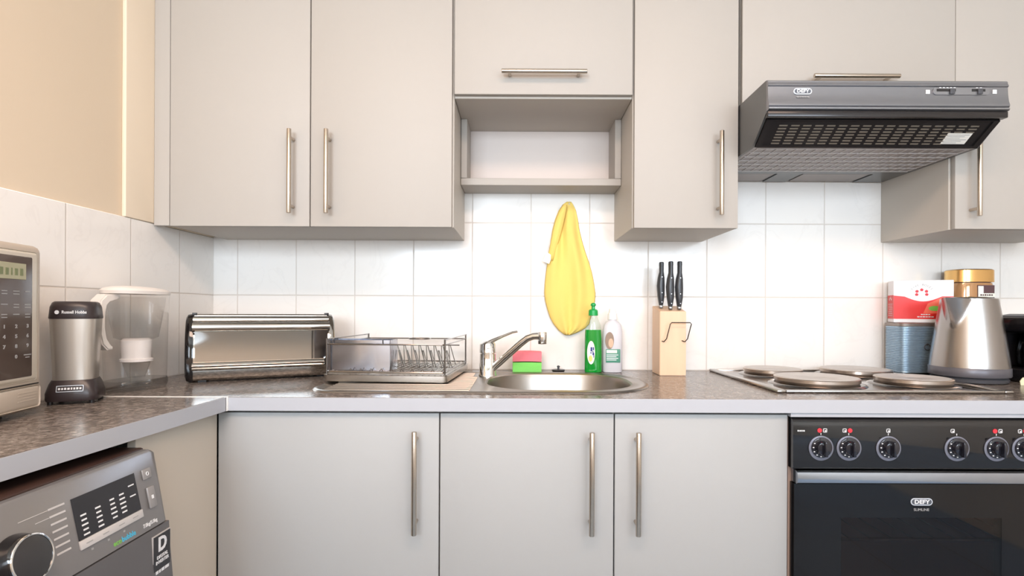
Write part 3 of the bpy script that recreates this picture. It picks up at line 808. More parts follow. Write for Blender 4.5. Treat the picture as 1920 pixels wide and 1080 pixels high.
for i in range(NR+1):
    py = 376+252*i/NR; a = interp(rowsL, py); b = interp(rowsR, py)
    row = []
    for j in range(NCc+1):
        u = j/NCc; x, z = cl(a+(b-a)*u, py)
        k = min(1.0, (py-376)/60.0)
        gath = 1.0 if py < 470 else max(0.45, 1-(py-470)/260)
        dep = 0.017*gath*(0.5+0.5*math.cos(2*PI*(u*1.9-0.30)+0.5*math.sin(py*0.018)))+0.003*math.cos(2*PI*u*3.3+py*0.02)
        env = math.sin(PI*min(1, max(0, u)))**0.5
        row.append(bm.verts.new((x, -0.008-0.010*k*env-dep*k*env, z)))
    G.append(row)
for i in range(NR):
    for j in range(NCc):
        f = bm.faces.new((G[i][j], G[i+1][j], G[i+1][j+1], G[i][j+1])); f.smooth = True
ob = t.w('cloth_sheet', bm, M['yellow']); md = ob.modifiers.new('thickness', 'SOLIDIFY'); md.thickness = 0.0018; md.offset = 0
# folded flap on the left
bm = bmesh.new(); G = []
fl = [(384, 1054, 1062), (400, 1046, 1060), (420, 1039, 1056), (440, 1035, 1051), (460, 1031, 1045), (475, 1028, 1040), (484, 1030, 1036)]
for i, (py, a, b) in enumerate(fl):
    row = []
    for j in range(9):
        u = j/8; x, z = cl(a+(b-a)*u, py+(u*5 if i > 4 else 0))
        row.append(bm.verts.new((x, -0.029-0.006*math.sin(PI*u)+0.006*abs(u-0.5)*(1 if i else 0), z)))
    G.append(row)
for i in range(len(fl)-1):
    for j in range(8):
        f = bm.faces.new((G[i][j], G[i+1][j], G[i+1][j+1], G[i][j+1])); f.smooth = True
ob = t.w('folded_flap', bm, M['yellow']); md = ob.modifiers.new('thickness', 'SOLIDIFY'); md.thickness = 0.0018; md.offset = 0
bm = bmesh.new(); a = cl(1029, 476); 
vs = []
for y in (-0.0345, -0.0330):
    for p in ((1025, 473), (1035, 480), (1029, 495), (1017, 490)):
        x, z = cl(*p); vs.append(bm.verts.new((x, y, z)))
for q in ((0, 1, 2, 3), (7, 6, 5, 4), (0, 4, 5, 1), (1, 5, 6, 2), (2, 6, 7, 3), (3, 7, 4, 0)): bm.faces.new([vs[i] for i in q])
t.w('care_tag', bm, M['label_white'])
hxk, hzk = cl(1067, 379)
t = Thing('wall_hook', 'small white hook under the open shelf holding the yellow cloth', 'hook', (hxk, -0.003, hzk))
bm = bmesh.new(); box(bm, (-0.006, -0.0005, -0.010), (0.006, 0.0025, 0.012), 0.001)
t.l('hook_plate', bm, M['strip'])
bm = bmesh.new(); tube(bm, [(0, 0, -0.002), (0, -0.010, -0.005), (0, -0.014, 0.0)], 0.0016, 8)
t.l('hook_peg', bm, M['strip'])

# ------------------------------------------------------------------ knife block and knives
M['beech'] = mat('beech_wood', rgb(232, 196, 164), 0.45, vary=0.08, vscale=9, stretch=(6, 6, 1))
M['beech_side'] = M['beech']
M['knife'] = mat('knife_handle', rgb(52, 54, 58), 0.3, bump=0.1, bscale=300)
kx0, kx1, ky0, ky1 = 0.437, 0.519, -0.155, -0.058
t = Thing('knife_block', 'pale beech knife block standing left of the hob', 'knife block', ((kx0+kx1)/2, (ky0+ky1)/2, WT))
bm = bmesh.new()
prism(bm, [(ky0, WT+0.0004), (ky0, WT+0.201), (ky1, WT+0.219), (ky1, WT+0.0004)], 0, kx0, kx1)
bmesh.ops.bevel(bm, geom=list(bm.edges), offset=0.0015, segments=2, affect='EDGES')
t.w('block', bm, M['beech'])
M['dark_wire'] = mat('dark_bent_wire', rgb(96, 90, 88), 0.25, 0.9)
bm = bmesh.new()
yk = ky0
tube(bm, [(kx0+0.006, yk+0.002, WT+0.108), (kx0+0.011, yk-0.008, WT+0.107), (kx0+0.017, yk-0.014, WT+0.116), (kx0+0.027, yk-0.020, WT+0.162), (kx0+0.031, yk-0.021, WT+0.1665),
          (kx0+0.088, yk-0.021, WT+0.1665), (kx0+0.092, yk-0.020, WT+0.162), (kx0+0.082, yk-0.014, WT+0.116), (kx0+0.076, yk-0.008, WT+0.107), (kx0+0.068, yk+0.002, WT+0.110)], 0.0016, 8)
t.w('scissor_rest', bm, M['dark_wire'])
KN = [('knife', 'black-handled knife furthest left in the beech block', 0.452, -0.108, 0),
      ('knife', 'black-handled knife in the middle of the beech block', 0.4755, -0.132, 0),
      ('knife', 'black-handled knife furthest right in the beech block', 0.5035, -0.132, 0)]
def knife(nm, lb, x, y, front_row):
    zb = WT+0.201+(y-ky0)/(ky1-ky0)*0.018+0.0008
    t = Thing(nm, lb, 'knife', (x, y, zb), group='knives in the beech block')
    bm = bmesh.new()
    h = CZ+0.157-zb
    loft(bm, [(0.010, 0.0062, 0.0100, 2.4), (0.020, 0.0080, 0.0120, 2.4), (0.040, 0.0112, 0.0130, 2.3, 0.0), (0.072, 0.0128, 0.0135, 2.2, -0.001), (0.098, 0.0108, 0.0130, 2.2, 0.0), (0.117, 0.0070, 0.0110, 2.2, 0.001), (h-0.014, 0.0070, 0.0112, 2.3, 0.001), (h-0.010, 0.0074, 0.0115, 2.3, 0.001), (h-0.002, 0.0072, 0.0112, 2.3, 0.001), (h, 0.0055, 0.009, 2.3, 0.001)], 24)
    t.l('knife_handle', bm, M['knife'])
    bm = bmesh.new(); box(bm, (-0.0045, -0.009, 0.0), (0.0045, 0.009, 0.0105), 0.001)
    t.l('bolster', bm, M['chrome_soft'])
    bm = bmesh.new()
    for z in (0.020, 0.050, 0.1): cyl(bm, (0, -0.0145, z), (0, -0.012, z), 0.0016, seg=8)
    t.each('rivet', bm, M['chrome_soft'])
for a in KN: knife(*a)

# ------------------------------------------------------------------ dish rack on the drainer
rl = (-0.350, -0.228, WT+0.0058)
t = Thing('dish_rack', 'stainless steel wire dish rack with a drip tray on the drainer', 'dish rack', rl, math.radians(-4))
hw, hd = 0.169, 0.172
bm = bmesh.new()
prof0 = rrect(-hw, hw, -hd, hd, 0.012, 4); prof1 = rrect(-hw+0.004, hw-0.004, -hd+0.004, hd-0.004, 0.010, 4)
a = ring(bm, prof1, 0.001); b = ring(bm, prof0, 0.004); c = ring(bm, prof0, 0.020); d = ring(bm, rrect(-hw-0.003, hw+0.003, -hd-0.003, hd+0.003, 0.014, 4), 0.0215); e = ring(bm, prof1, 0.0225); f = ring(bm, prof1, 0.004)
for p, q in ((a, b), (b, c), (c, d), (d, e), (e, f)): skin(bm, p, q, False)
bm.faces.new(a); bm.faces.new(f)
t.l('drip_tray', bm, M['steel'])
wr = 0.0022
bm = bmesh.new()
H = 0.118
for x, y in ((-hw+0.006, -hd+0.006), (hw-0.006, -hd+0.006), (hw-0.006, hd-0.006), (-hw+0.006, hd-0.006)):
    pass
X0, X1, Ya, Yb = -hw+0.007, hw-0.007, -hd+0.007, hd-0.007
def loopw(bm, z, r=wr): tube(bm, rrect_loop(X0, X1, Ya, Yb, 0.012, z), r, 8, cyclic=True)
def rrect_loop(x0, x1, y0, y1, r, z): return [(p[0], p[1], z) for p in rrect(x0, x1, y0, y1, r, 4)]
loopw(bm, 0.029, 0.0024)
loopw(bm, 0.103, 0.0020)
for x, y in ((X0, Ya+0.002), (X1, Ya+0.002), (X1, Yb-0.002), (X0, Yb-0.002)):
    cyl(bm, (x, y, 0.0045), (x, y, H), 0.0026, seg=10)
for x in (X0, X1): tube(bm, [(x, Ya+0.002, H-0.002), (x, Yb-0.002, H-0.002)], 0.0018, 8)
t.l('wire_frame', bm, M['chrome_soft'])
bm = bmesh.new()
for k in range(19):
    x = X0+0.012+k*(X1-X0-0.024)/18
    tube(bm, [(x, Ya, 0.029), (x, Yb, 0.029)], 0.0013, 6)
tube(bm, [(X0, 0.0, 0.0265), (X1, 0.0, 0.0265)], 0.0018, 6)
t.l('floor_wires', bm, M['chrome_soft'])
bm = bmesh.new()
for k in range(8):
    x = -0.022+k*0.0235
    tube(bm, [(x-0.008, 0.045, 0.030), (x-0.013, 0.052, 0.089), (x-0.009, 0.052, 0.089), (x+0.008, 0.052, 0.030)], 0.0015, 6)
    tube(bm, [(x+0.006, -0.030, 0.030), (x-0.006, -0.026, 0.078), (x-0.003, -0.026, 0.078), (x+0.012, -0.026, 0.030)], 0.0015, 6)
tube(bm, [(X0, 0.052, 0.089), (X1, 0.052, 0.089)], 0.0018, 6)
for k in range(10):
    x = -0.10+k*0.028
    tube(bm, [(x, Ya, 0.029), (x+0.006, Ya-0.001, 0.038), (x+0.012, Ya, 0.029)], 0.0012, 6)
t.each('plate_divider', bm, M['chrome_soft'])
t.l('loop_rail', tube(bmesh.new(), rrect_loop(-0.005, 0.06, 0.07, 0.12, 0.02, 0.106), 0.002, 8, cyclic=True), M['chrome_soft'])
# cutlery box hung inside the rack
M['mirror_steel'] = mat('polished_cutlery_box', rgb(205, 210, 222), 0.16, 1.0)
M['foil'] = mat('cutlery_box_steel', rgb(206, 200, 198), 0.2, 1.0)
t = Thing('cutlery_box', 'shiny steel cutlery box standing in the front left of the dish rack', 'cutlery holder', (-0.436, -0.338, WT+0.0365), math.radians(-4))
bm = bmesh.new()
w2, d2, hh = 0.088, 0.036, 0.083
o0 = rrect(-w2, w2, -d2, d2, 0.004, 3); i0 = rrect(-w2+0.0015, w2-0.0015, -d2+0.0015, d2-0.0015, 0.003, 3)
a = ring(bm, o0, 0.0); b = ring(bm, o0, hh); c = ring(bm, i0, hh); d = ring(bm, i0, 0.002)
for p, q in ((a, b), (b, c), (c, d)): skin(bm, p, q, False)
bm.faces.new(a); bm.faces.new(d)
t.l('box_shell', bm, M['mirror_steel'])
t.l('divider', B((0.0, -d2+0.0016, 0.0025), (0.0015, d2-0.0016, hh-0.004)), M['foil'])
bm = bmesh.new()
for x in (-w2+0.02, w2-0.02): tube(bm, [(x, -d2-0.0008, hh-0.012), (x, -d2-0.003, hh+0.002), (x, -d2-0.0065, hh+0.003)], 0.0014, 8)
t.each('hanging_hook', bm, M['chrome_soft'])

# ------------------------------------------------------------------ bread bin
ang = math.radians(27)
t = Thing('bread_bin', 'chrome roll-top bread bin set at an angle in the corner', 'bread bin', (-0.772, -0.215, WT), ang)
bl = 0.186
M['bin'] = mat('bread_bin_chrome', rgb(188, 185, 180), 0.07, 1.0)
def bin_prof(k=0.0):
    p = [(-0.082, 0.006), (-0.086, 0.012), (-0.086, 0.044)]
    for i in range(15):
        a = PI/2*i/14
        p.append((-0.020-0.066*math.cos(a), 0.050+0.136*math.sin(a)))
    p += [(0.040, 0.186), (0.060, 0.182), (0.074, 0.170), (0.080, 0.150), (0.080, 0.006)]
    if k: 
        cy = sum(q[0] for q in p)/len(p); cz = sum(q[1] for q in p)/len(p)
        p = [(cy+(q[0]-cy)*(1+k), cz+(q[1]-cz)*(1+k)) for q in p]
    return p
bm = bmesh.new(); prism(bm, bin_prof(), 0, -bl+0.010, bl-0.010, smooth=True)
body = t.l('bin_shell', bm, M['bin'])
for s in (-1, 1):
    bm = bmesh.new()
    x0 = s*(bl-0.010); x1 = s*(bl-0.002); x2 = s*(bl+0.010)
    pr = bin_prof(0.03); p2 = bin_prof(-0.10); p3 = bin_prof(0.0)
    A = [bm.verts.new((x0, q[0], q[1])) for q in pr]; Bq = [bm.verts.new((x1, q[0], q[1])) for q in pr]
    Cq = [bm.verts.new((x2-s*0.004, q[0], q[1])) for q in p3]; Dq = [bm.verts.new((x2, q[0], q[1])) for q in p2]
    skin(bm, A, Bq, True); skin(bm, Bq, Cq, True); skin(bm, Cq, Dq, True); bm.faces.new(A); bm.faces.new(Dq)
    t.l('end_cap', bm, M['bin'] if s > 0 else M['black_gloss'])
# concave mirror door and its pull lip
bm = bmesh.new()
D = []
for i in range(13):
    a = i/12
    z = 0.056+0.084*a
    y = -0.0875-0.0045*a+0.002*math.sin(PI*a)
    D.append((y, z))
pts = D+[(y+0.004, z) for y, z in D[::-1]]
prism(bm, pts, 0, -bl+0.014, bl-0.014, smooth=True)
dr = t.l('roll_door', bm, M['bin'])
bm = bmesh.new()
prism(bm, [(-0.084, 0.033), (-0.096, 0.034), (-0.099, 0.038), (-0.095, 0.042), (-0.098, 0.047), (-0.096, 0.052), (-0.090, 0.056), (-0.084, 0.056)], 0, -bl+0.008, bl-0.008, smooth=True)
t.l('pull_lip', bm, M['bin'], dr)
bm = bmesh.new()
cyl(bm, (-bl+0.008, -0.079, 0.151), (bl-0.008, -0.079, 0.151), 0.014, seg=24)
cyl(bm, (-bl+0.008, -0.056, 0.171), (bl-0.008, -0.056, 0.171), 0.010, seg=24)
cyl(bm, (-bl+0.008, -0.030, 0.182), (bl-0.008, -0.030, 0.182), 0.006, seg=20)
t.each('top_roll', bm, M['bin'])
bm = bmesh.new()
cyl(bm, (bl-0.012, -0.089, 0.052), (bl-0.012, -0.102, 0.052), 0.013, seg=24)
t.l('pivot_disc', bm, M['black_gloss'])
bm = bmesh.new()
for x in (-bl+0.004, bl-0.016): box(bm, (x, -0.036, 0.1835), (x+0.012, -0.020, 0.1915), 0.001)
for x in (-bl+0.02, bl-0.04):
    for y in (-0.06, 0.05): box(bm, (x, y, 0.0003), (x+0.02, y+0.02, 0.0060))
t.each('rubber_stop', bm, M['black'])

# ------------------------------------------------------------------ water filter jug
M['jug'] = tinted('clear_jug_plastic', (0.975, 0.97, 0.965, 1), 1.5, 0.04)
M['jug_in'] = tinted('smoky_funnel_plastic', (0.92, 0.915, 0.91, 1), 1.4, 0.08)
M['jug_white'] = mat('frosted_white_plastic', rgb(232, 226, 220), 0.35)
M['filter_white'] = mat('filter_cartridge', rgb(236, 232, 230), 0.5)
t = Thing('water_filter_jug', 'clear plastic water filter jug with a white lid left of the bread bin', 'jug', (-0.968, -0.478, WT), math.radians(-9))
# local +y points to the spout (towards the corner)
def jugsec(z, k=1.0, cy=0.0): return (z, 0.047*k, 0.078*k, 2.6, 0.0, cy)
bm = bmesh.new()
loft(bm, [jugsec(0.001, 0.90), jugsec(0.006, 0.95), jugsec(0.05, 0.97), jugsec(0.16, 1.0), jugsec(0.225, 1.03), jugsec(0.238, 1.05)], 48, cap1=False)
t.l('jug_body', bm, M['jug'])
bm = bmesh.new()
loft(bm, [jugsec(0.001, 0.93), jugsec(0.010, 0.99), jugsec(0.0225, 1.0), jugsec(0.026, 0.965)], 48, cap1=False, cap0=False)
t.l('base_rim', bm, tinted('thick_base_plastic', (0.80, 0.80, 0.80, 1), 1.6, 0.03))
bm = bmesh.new()
loft(bm, [(0.125, 0.032, 0.036, 2.2), (0.130, 0.040, 0.050, 2.3), (0.18, 0.043, 0.062, 2.4), (0.232, 0.046, 0.070, 2.5)], 44, cap1=False)
t.l('funnel', bm, M['jug_in'])
bm = bmesh.new()
loft(bm, [(0.068, 0.030, 0.030), (0.070, 0.036, 0.036), (0.076, 0.036, 0.036), (0.078, 0.031, 0.031), (0.112, 0.033, 0.033), (0.122, 0.033, 0.033), (0.127, 0.028, 0.028)], 32)
t.l('filter_cartridge', bm, M['filter_white'])
bm = bmesh.new()
loft(bm, [(0.030, 0.018, 0.018), (0.060, 0.028, 0.028), (0.068, 0.029, 0.029)], 20, cap0=False, cap1=False)
t.l('filter_skirt', bm, M['jug_in'])
bm = bmesh.new()
loft(bm, [(0.2385, 0.050, 0.083, 2.6), (0.246, 0.051, 0.085, 2.6), (0.252, 0.044, 0.076, 2.5, 0, -0.004), (0.2565, 0.028, 0.052, 2.3, 0, -0.012), (0.2585, 0.012, 0.02, 2, 0, -0.02)], 44)
t.l('lid', bm, M['jug_white'])
# broad white handle on the end facing the room
bm = bmesh.new()
hp = [(-0.060, 0.236), (-0.096, 0.236), (-0.112, 0.222), (-0.118, 0.195), (-0.116, 0.150), (-0.108, 0.118), (-0.094, 0.104), (-0.080, 0.106), (-0.080, 0.112), (-0.092, 0.116), (-0.101, 0.130), (-0.106, 0.155), (-0.106, 0.19), (-0.101, 0.212), (-0.092, 0.222), (-0.075, 0.224), (-0.060, 0.226)]
prism(bm, hp, 0, -0.016, 0.016)
bmesh.ops.bevel(bm, geom=[e for e in bm.edges if abs(e.verts[0].co.x-e.verts[1].co.x) < 1e-6], offset=0.003, segments=2, affect='EDGES')
t.l('handle', bm, M['jug_white'])

# ------------------------------------------------------------------ small blender base
M['blender_silver'] = mat('silver_painted_body', rgb(196, 190, 182), 0.3, 0.75, bump=0.05, bscale=500)
M['blender_black'] = mat('dark_brown_plastic', rgb(52, 44, 45), 0.3)
t = Thing('blender', 'silver and black bullet blender motor base beside the microwave', 'blender', (-0.9640, -0.668, WT), math.radians(26)); t.e.scale = (0.88, 0.88, 1.0)
bm = bmesh.new()
for x in (-0.040, 0.040):
    for y in (-0.040, 0.040): cyl(bm, (x, y, 0.0004), (x, y, 0.009), 0.006, seg=12)
t.each('foot', bm, M['black'])
bm = bmesh.new(); loft(bm, [(0.007, 0.052, 0.052, 5), (0.010, 0.053, 0.053, 5), (0.023, 0.053, 0.053, 5), (0.042, 0.0475, 0.047, 4.5), (0.050, 0.0435, 0.042, 4)], 56)
foot = t.l('base', bm, M['blender_black'])
bm = bmesh.new(); loft(bm, [(0.0502, 0.0425, 0.041, 3.4), (0.08, 0.0435, 0.042, 3.4), (0.14, 0.0465, 0.045, 3.4), (0.180, 0.0485, 0.047, 3.4)], 56)
t.l('body', bm, M['blender_silver'])
bm = bmesh.new(); loft(bm, [(0.1802, 0.0495, 0.048, 3.4), (0.182, 0.0500, 0.0485, 3.4), (0.205, 0.0475, 0.0465, 3.4), (0.214, 0.0440, 0.043, 3.2), (0.217, 0.040, 0.039, 3)], 56)
cap = t.l('collar', bm, M['blender_black'])
mt = Matrix.Translation((0.007, -0.0492, 0.194)) @ Matrix.Rotation(PI/2-0.08, 4, 'X')
t.l('lettering', text_bm('Russell Hobbs', 0.0088, mt, 0.0004, 0.95, 0.0002), M['white_ink'], cap)
bm = bmesh.new(); cyl(bm, (-0.026, -0.0480, 0.194), (-0.026, -0.0495, 0.194), 0.0042, seg=20)
t.l('emblem', bm, M['white_ink'], cap)
# plate on the sloping part of the base
bm = bmesh.new()
mp = Matrix.Translation((0.0, -0.0512, 0.0335)) @ Matrix.Rotation(PI/2-0.30, 4, 'X')
def rect_ring(bm, w, h, th, z0, z1):
    for lo, hi in (((-w, h-th), (w, h)), ((-w, -h), (w, -h+th)), ((-w, -h), (-w+th, h)), ((w-th, -h), (w, h))):
        box(bm, (lo[0], lo[1], z0), (hi[0], hi[1], z1))
rect_ring(bm, 0.026, 0.0068, 0.0012, -0.002, 0.0008); bm.transform(mp)
t.l('name_plate', bm, M['badge'], foot)
t.l('lettering', marks_bm([0.004, 0.0035, 0.004, 0.0045, 0.003, 0.0035, 0.004, 0.004], 0.0044, mp @ Matrix.Translation((0, 0, 0.0006))), M['white_ink'], foot)

# ------------------------------------------------------------------ microwave
M['mw'] = mat('microwave_taupe', rgb(190, 178, 164), 0.35)
M['mw_hi'] = mat('microwave_bright_edge', rgb(212, 204, 190), 0.3)
M['mw_glass'] = mat('microwave_dark_panel', rgb(88, 76, 70), 0.13)
M['lcd'] = mat('microwave_display', rgb(168, 164, 132), 0.25)
# local: +x out of the front towards the room, w runs towards the camera along -y
t = Thing('microwave', 'taupe countertop microwave with a dark keypad at the left edge', 'microwave', (-0.929, -0.790, WT), math.radians(9.5))
HM = 0.322
bm = bmesh.new(); box(bm, (-0.315, -0.46, 0.010), (-0.010, -0.004, HM-0.004), 0.012, 3)
t.l('casing', bm, M['mw'])
bm = bmesh.new(); box(bm, (-0.028, -0.464, 0.008), (0.0, 0.0, HM), 0.014, 4)
fr = t.l('front_frame', bm, M['mw'])
bm = bmesh.new(); box(bm, (-0.004, -0.455, 0.066), (0.004, -0.020, HM-0.014), 0.006, 3)
pn = t.l('raised_bezel', bm, M['mw_hi'])
bm = bmesh.new(); box(bm, (0.000, -0.19, 0.074), (0.0052, -0.036, HM-0.024), 0.003, 2)
key = t.l('control_panel', bm, M['mw_glass'])
t.l('door', B((0.000, -0.448, 0.074), (0.0055, -0.196, HM-0.024), 0.003, 2), M['black_glass'])
t.l('display', B((0.004, -0.150, 0.254), (0.0058, -0.054, 0.284), 0.0008, 1), M['lcd'], key)
side = Matrix.Rotation(PI/2, 4, 'Z') @ Matrix.Rotation(PI/2, 4, 'X')     # writing that faces +x
t.l('lettering', marks_bm([0.007, 0.007, 0.003, 0.007, 0.007], 0.013, Matrix.Translation((0.0059, -0.090, 0.268)) @ side), mat('lcd_ink', rgb(120, 128, 92), 0.5), key)
bm = bmesh.new()
cols = (-0.050, -0.078, -0.106, -0.134)
for r, z in enumerate((0.232, 0.208, 0.190)):
    for c, y in enumerate(cols):
        for k in ((0,) if (r+c) % 3 == 0 else (0, 1)):
            w = 0.0075 if (c+r) % 2 else 0.0065
            box(bm, (0.0046, y-w, z-k*0.0052), (0.0056, y+w, z-k*0.0052+0.0017))
box(bm, (0.0046, cols[0]-0.009, 0.1150), (0.0056, cols[0]+0.009, 0.1168)); box(bm, (0.0046, cols[0]-0.005, 0.1105), (0.0056, cols[0]+0.005, 0.1120))
t.l('key_legends', bm, M['grey_ink'], key)
for r, z in enumerate((0.169, 0.151, 0.133)):
    for c, y in enumerate(cols[:3]):
        t.l('lettering', text_bm(str(r*3+3-c), 0.009, Matrix.Translation((0.0055, y, z)) @ side, 0.0003, 1.2, 0.0003), M['grey_ink'], key)
t.l('lettering', text_bm('0', 0.009, Matrix.Translation((0.0055, cols[1], 0.114)) @ side, 0.0003, 1.2, 0.0003), M['grey_ink'], key)
bm = bmesh.new(); box(bm, (0.001, -0.185, 0.016), (0.0065, -0.018, 0.057), 0.006, 3)
ky = t.l('door_button', bm, M['mw'])
bm = bmesh.new(); 
for lo, hi in (((-0.19, 0.058), (-0.014, 0.060)), ):
    box(bm, (-0.001, lo[0], lo[1]), (0.0015, hi[0], hi[1]))
t.l('button_gap', bm, M['black'])
bm = bmesh.new()
for k in range(4): box(bm, (0.0062, -0.075, 0.030+k*0.005), (0.0070, -0.030, 0.0315+k*0.005))
t.l('grip_lines', bm, M['mw'])
bm = bmesh.new()
for y in (-0.40, -0.05):
    for x in (-0.27, -0.05): cyl(bm, (x, y, 0.0004), (x, y, 0.012), 0.012, seg=14)
t.each('foot', bm, M['black'])

# ------------------------------------------------------------------ washing machine
M['wm'] = mat('washer_graphite', rgb(132, 130, 130), 0.32, 0.45)
M['wm_low'] = mat('washer_lower_graphite', rgb(108, 106, 107), 0.35, 0.4)
M['wm_btn'] = mat('washer_button', rgb(150, 147, 146), 0.35, 0.3)
M['wm_top'] = mat('washer_top', rgb(60, 42, 36), 0.45)
M['wm_disp'] = mat('washer_display', rgb(38, 38, 42), 0.2)
M['silver'] = mat('silver_plastic', rgb(206, 202, 200), 0.3, 0.3)
M['cyan_ink'] = mat('cyan_print', rgb(70, 180, 215), 0.5)
M['green_ink'] = mat('green_print', rgb(120, 190, 80), 0.5)
WY0, WY1 = -1.460, -0.862
t = Thing('washing_machine', 'graphite front-loading washing machine under the left worktop', 'washing machine', (-0.9, -1.16, 0))
bm = bmesh.new(); box(bm, (-1.19, WY0+0.002, 0.012), (-0.668, WY1-0.002, 0.838), 0.004)
t.w('casing', bm, M['wm_low'])
t.w('top_plate', B((-1.19, WY0, 0.8385), (-0.682, WY1, 0.8505), 0.003), M['wm_top'])
bm = bmesh.new()
# sloping control fascia, rounded ends
def fas_ring(y, d):
    return [(-0.674-d*0.3, y, 0.8508-d), (-0.664-d*0.5, y, 0.8508-d), (-0.6600-d*0.4, y, 0.846-d*0.5), (-0.634-d, y, 0.7225+d*0), (-0.667, y, 0.7225), (-0.667, y, 0.838)]
ys = [(WY1, 0.010), (WY1-0.006, 0.004), (WY1-0.016, 0.0), (WY0+0.016, 0.0), (WY0+0.006, 0.004), (WY0, 0.010)]
R = [[bm.verts.new(p) for p in fas_ring(y, d)] for y, d in ys]
for A, C in zip(R, R[1:]): skin(bm, A, C, False)
bm.faces.new(R[0]); bm.faces.new(R[-1])
cpn = t.w('control_fascia', bm, M['wm'])
bm = bmesh.new(); prism(bm, [(-0.667, 0.7205), (-0.6325, 0.7205), (-0.626, 0.60), (-0.625, 0.10), (-0.667, 0.10)], 1, WY0+0.001, WY1-0.001)
bmesh.ops.bevel(bm, geom=[e for e in bm.edges if abs(e.verts[0].co.y-e.verts[1].co.y) < 1e-5], offset=0.004, segments=2, affect='EDGES')
low = t.w('front_panel', bm, M['wm_low'])
t.w('kick_panel', B((-0.667, WY0+0.001, 0.012), (-0.63, WY1-0.001, 0.098), 0.003), M['wm_low'])
# placement frame on the sloping fascia: origin at top edge, u towards the camera-left (-y), v down the slope
slp = math.atan2(0.026, 0.1235)
def fz_(z): return -0.660+0.026*(0.846-z)/0.1235
FM = lambda y, z, h=0.0: Matrix.Translation((fz_(z)+h*math.cos(slp), y, z+h*math.sin(slp))) @ Matrix.Rotation(PI/2, 4, 'Z') @ Matrix.Rotation(PI/2-slp, 4, 'X')
def fbox(bm, y0, y1, z0, z1, h0=0.0, h1=0.001, r=0.0):
    b2 = bmesh.new(); cy, cz = (y0+y1)/2, (z0+z1)/2
    box(b2, (-(abs(y1-y0))/2, -(z1-z0)/2/math.cos(slp), h0), (abs(y1-y0)/2, (z1-z0)/2/math.cos(slp), h1), r, 2)
    b2.transform(FM(cy, cz)); me = bpy.data.meshes.new('x'); b2.to_mesh(me); b2.free(); bm.from_mesh(me); bpy.data.meshes.remove(me)
    return bm
dsp = t.w('display', fbox(bmesh.new(), -1.055, -0.926, 0.762, 0.823, -0.0005, 0.001), M['wm_disp'], cpn)
t.w('button_strip', fbox(bmesh.new(), -1.056, -0.925, 0.7485, 0.7615, -0.0005, 0.0025, 0.0008), M['silver'], cpn)
bm = bmesh.new()
for y, zs in ((-1.040, (0.795, 0.788, 0.781, 0.774, 0.767)), (-1.012, (0.796, 0.789, 0.782, 0.775, 0.768)), (-0.983, (0.798, 0.791, 0.784, 0.777, 0.770)), (-0.962, (0.799, 0.792, 0.785, 0.778, 0.771))):
    for z in zs:
        w = 0.0045+random.random()*0.002
        fbox(bm, y-w, y+w, z-0.0012, z+0.0012, 0.001, 0.0014)
for z in (0.806, 0.789): fbox(bm, -0.945, -0.932, z-0.0010, z+0.0010, 0.001, 0.0014)
t.w('display_legends', bm, M['white_ink'], cpn)
bm = bmesh.new()
for y in (-1.040, -1.008, -0.975, -0.944): fbox(bm, y-0.006, y+0.006, 0.7542, 0.7556, 0.0026, 0.0029)
for y in (-1.035, -1.003, -0.970): fbox(bm, y-0.002, y+0.002, 0.741, 0.744, 0.0, 0.0004)
t.w('button_legends', bm, M['grey_ink'], cpn)
bm = fbox(bmesh.new(), -0.909, -0.889, 0.805, 0.822, 0.0, 0.003, 0.001); t.w('power_button', bm, M['wm_btn'], cpn)
bm = fbox(bmesh.new(), -0.907, -0.890, 0.755, 0.791, 0.0, 0.004, 0.0015); t.w('start_button', bm, M['wm_btn'], cpn)
bm = bmesh.new()
b2 = bmesh.new(); tube(b2, [(0.003*math.cos(a), 0.003*math.sin(a), 0.0033) for a in [2*PI*k/16 for k in range(16)]], 0.0006, 6, cyclic=True); b2.transform(FM(-0.899, 0.8135))
t.w('power_symbol', b2, M['white_ink'], cpn)
bm.free()
bm = bmesh.new(); fbox(bm, -0.901, -0.896, 0.770, 0.776, 0.004, 0.0044); t.w('start_symbol', bm, M['white_ink'], cpn)
t.w('lettering', text_bm('eco', 0.0115, FM(-0.9875, 0.7315), 0.0003, 1.0, 0.0002), M['green_ink'], cpn)
t.w('lettering', text_bm('bubble', 0.0115, FM(-0.9625, 0.7315), 0.0003, 1.0, 0.0002), M['cyan_ink'], cpn)
t.w('lettering', text_bm('7.0kg/5.0kg', 0.0085, FM(-0.911, 0.7325), 0.0003, 0.9, 0.0002), M['white_ink'], cpn)
bm = bmesh.new()
for k in range(7):
    z = 0.8215-k*0.0104
    fbox(bm, -1.093+0.0*k, -1.066-0.0006*k, z-0.0013, z+0.0013, 0.0, 0.0005)
fbox(bm, -1.138, -1.094, 0.8208, 0.8216, 0, 0.0004); fbox(bm, -1.115, -1.094, 0.8105, 0.8113, 0, 0.0004)
t.w('programme_legends', bm, M['silver'], cpn)
b2 = bmesh.new(); loft(b2, [(0, 0.034, 0.034), (0.004, 0.034, 0.034), (0.012, 0.0315, 0.0315), (0.020, 0.031, 0.031), (0.0225, 0.029, 0.029)], 48); b2.transform(FM(-1.150, 0.777))
dl = t.w('programme_dial', b2, M['black_gloss'], cpn)
b2 = bmesh.new(); tube(b2, [(0.0292*math.cos(a), 0.0292*math.sin(a), 0.0222) for a in [2*PI*k/48 for k in range(48)]], 0.0016, 8, cyclic=True); b2.transform(FM(-1.150, 0.777)); t.w('dial_ring', b2, M['chrome'], cpn)
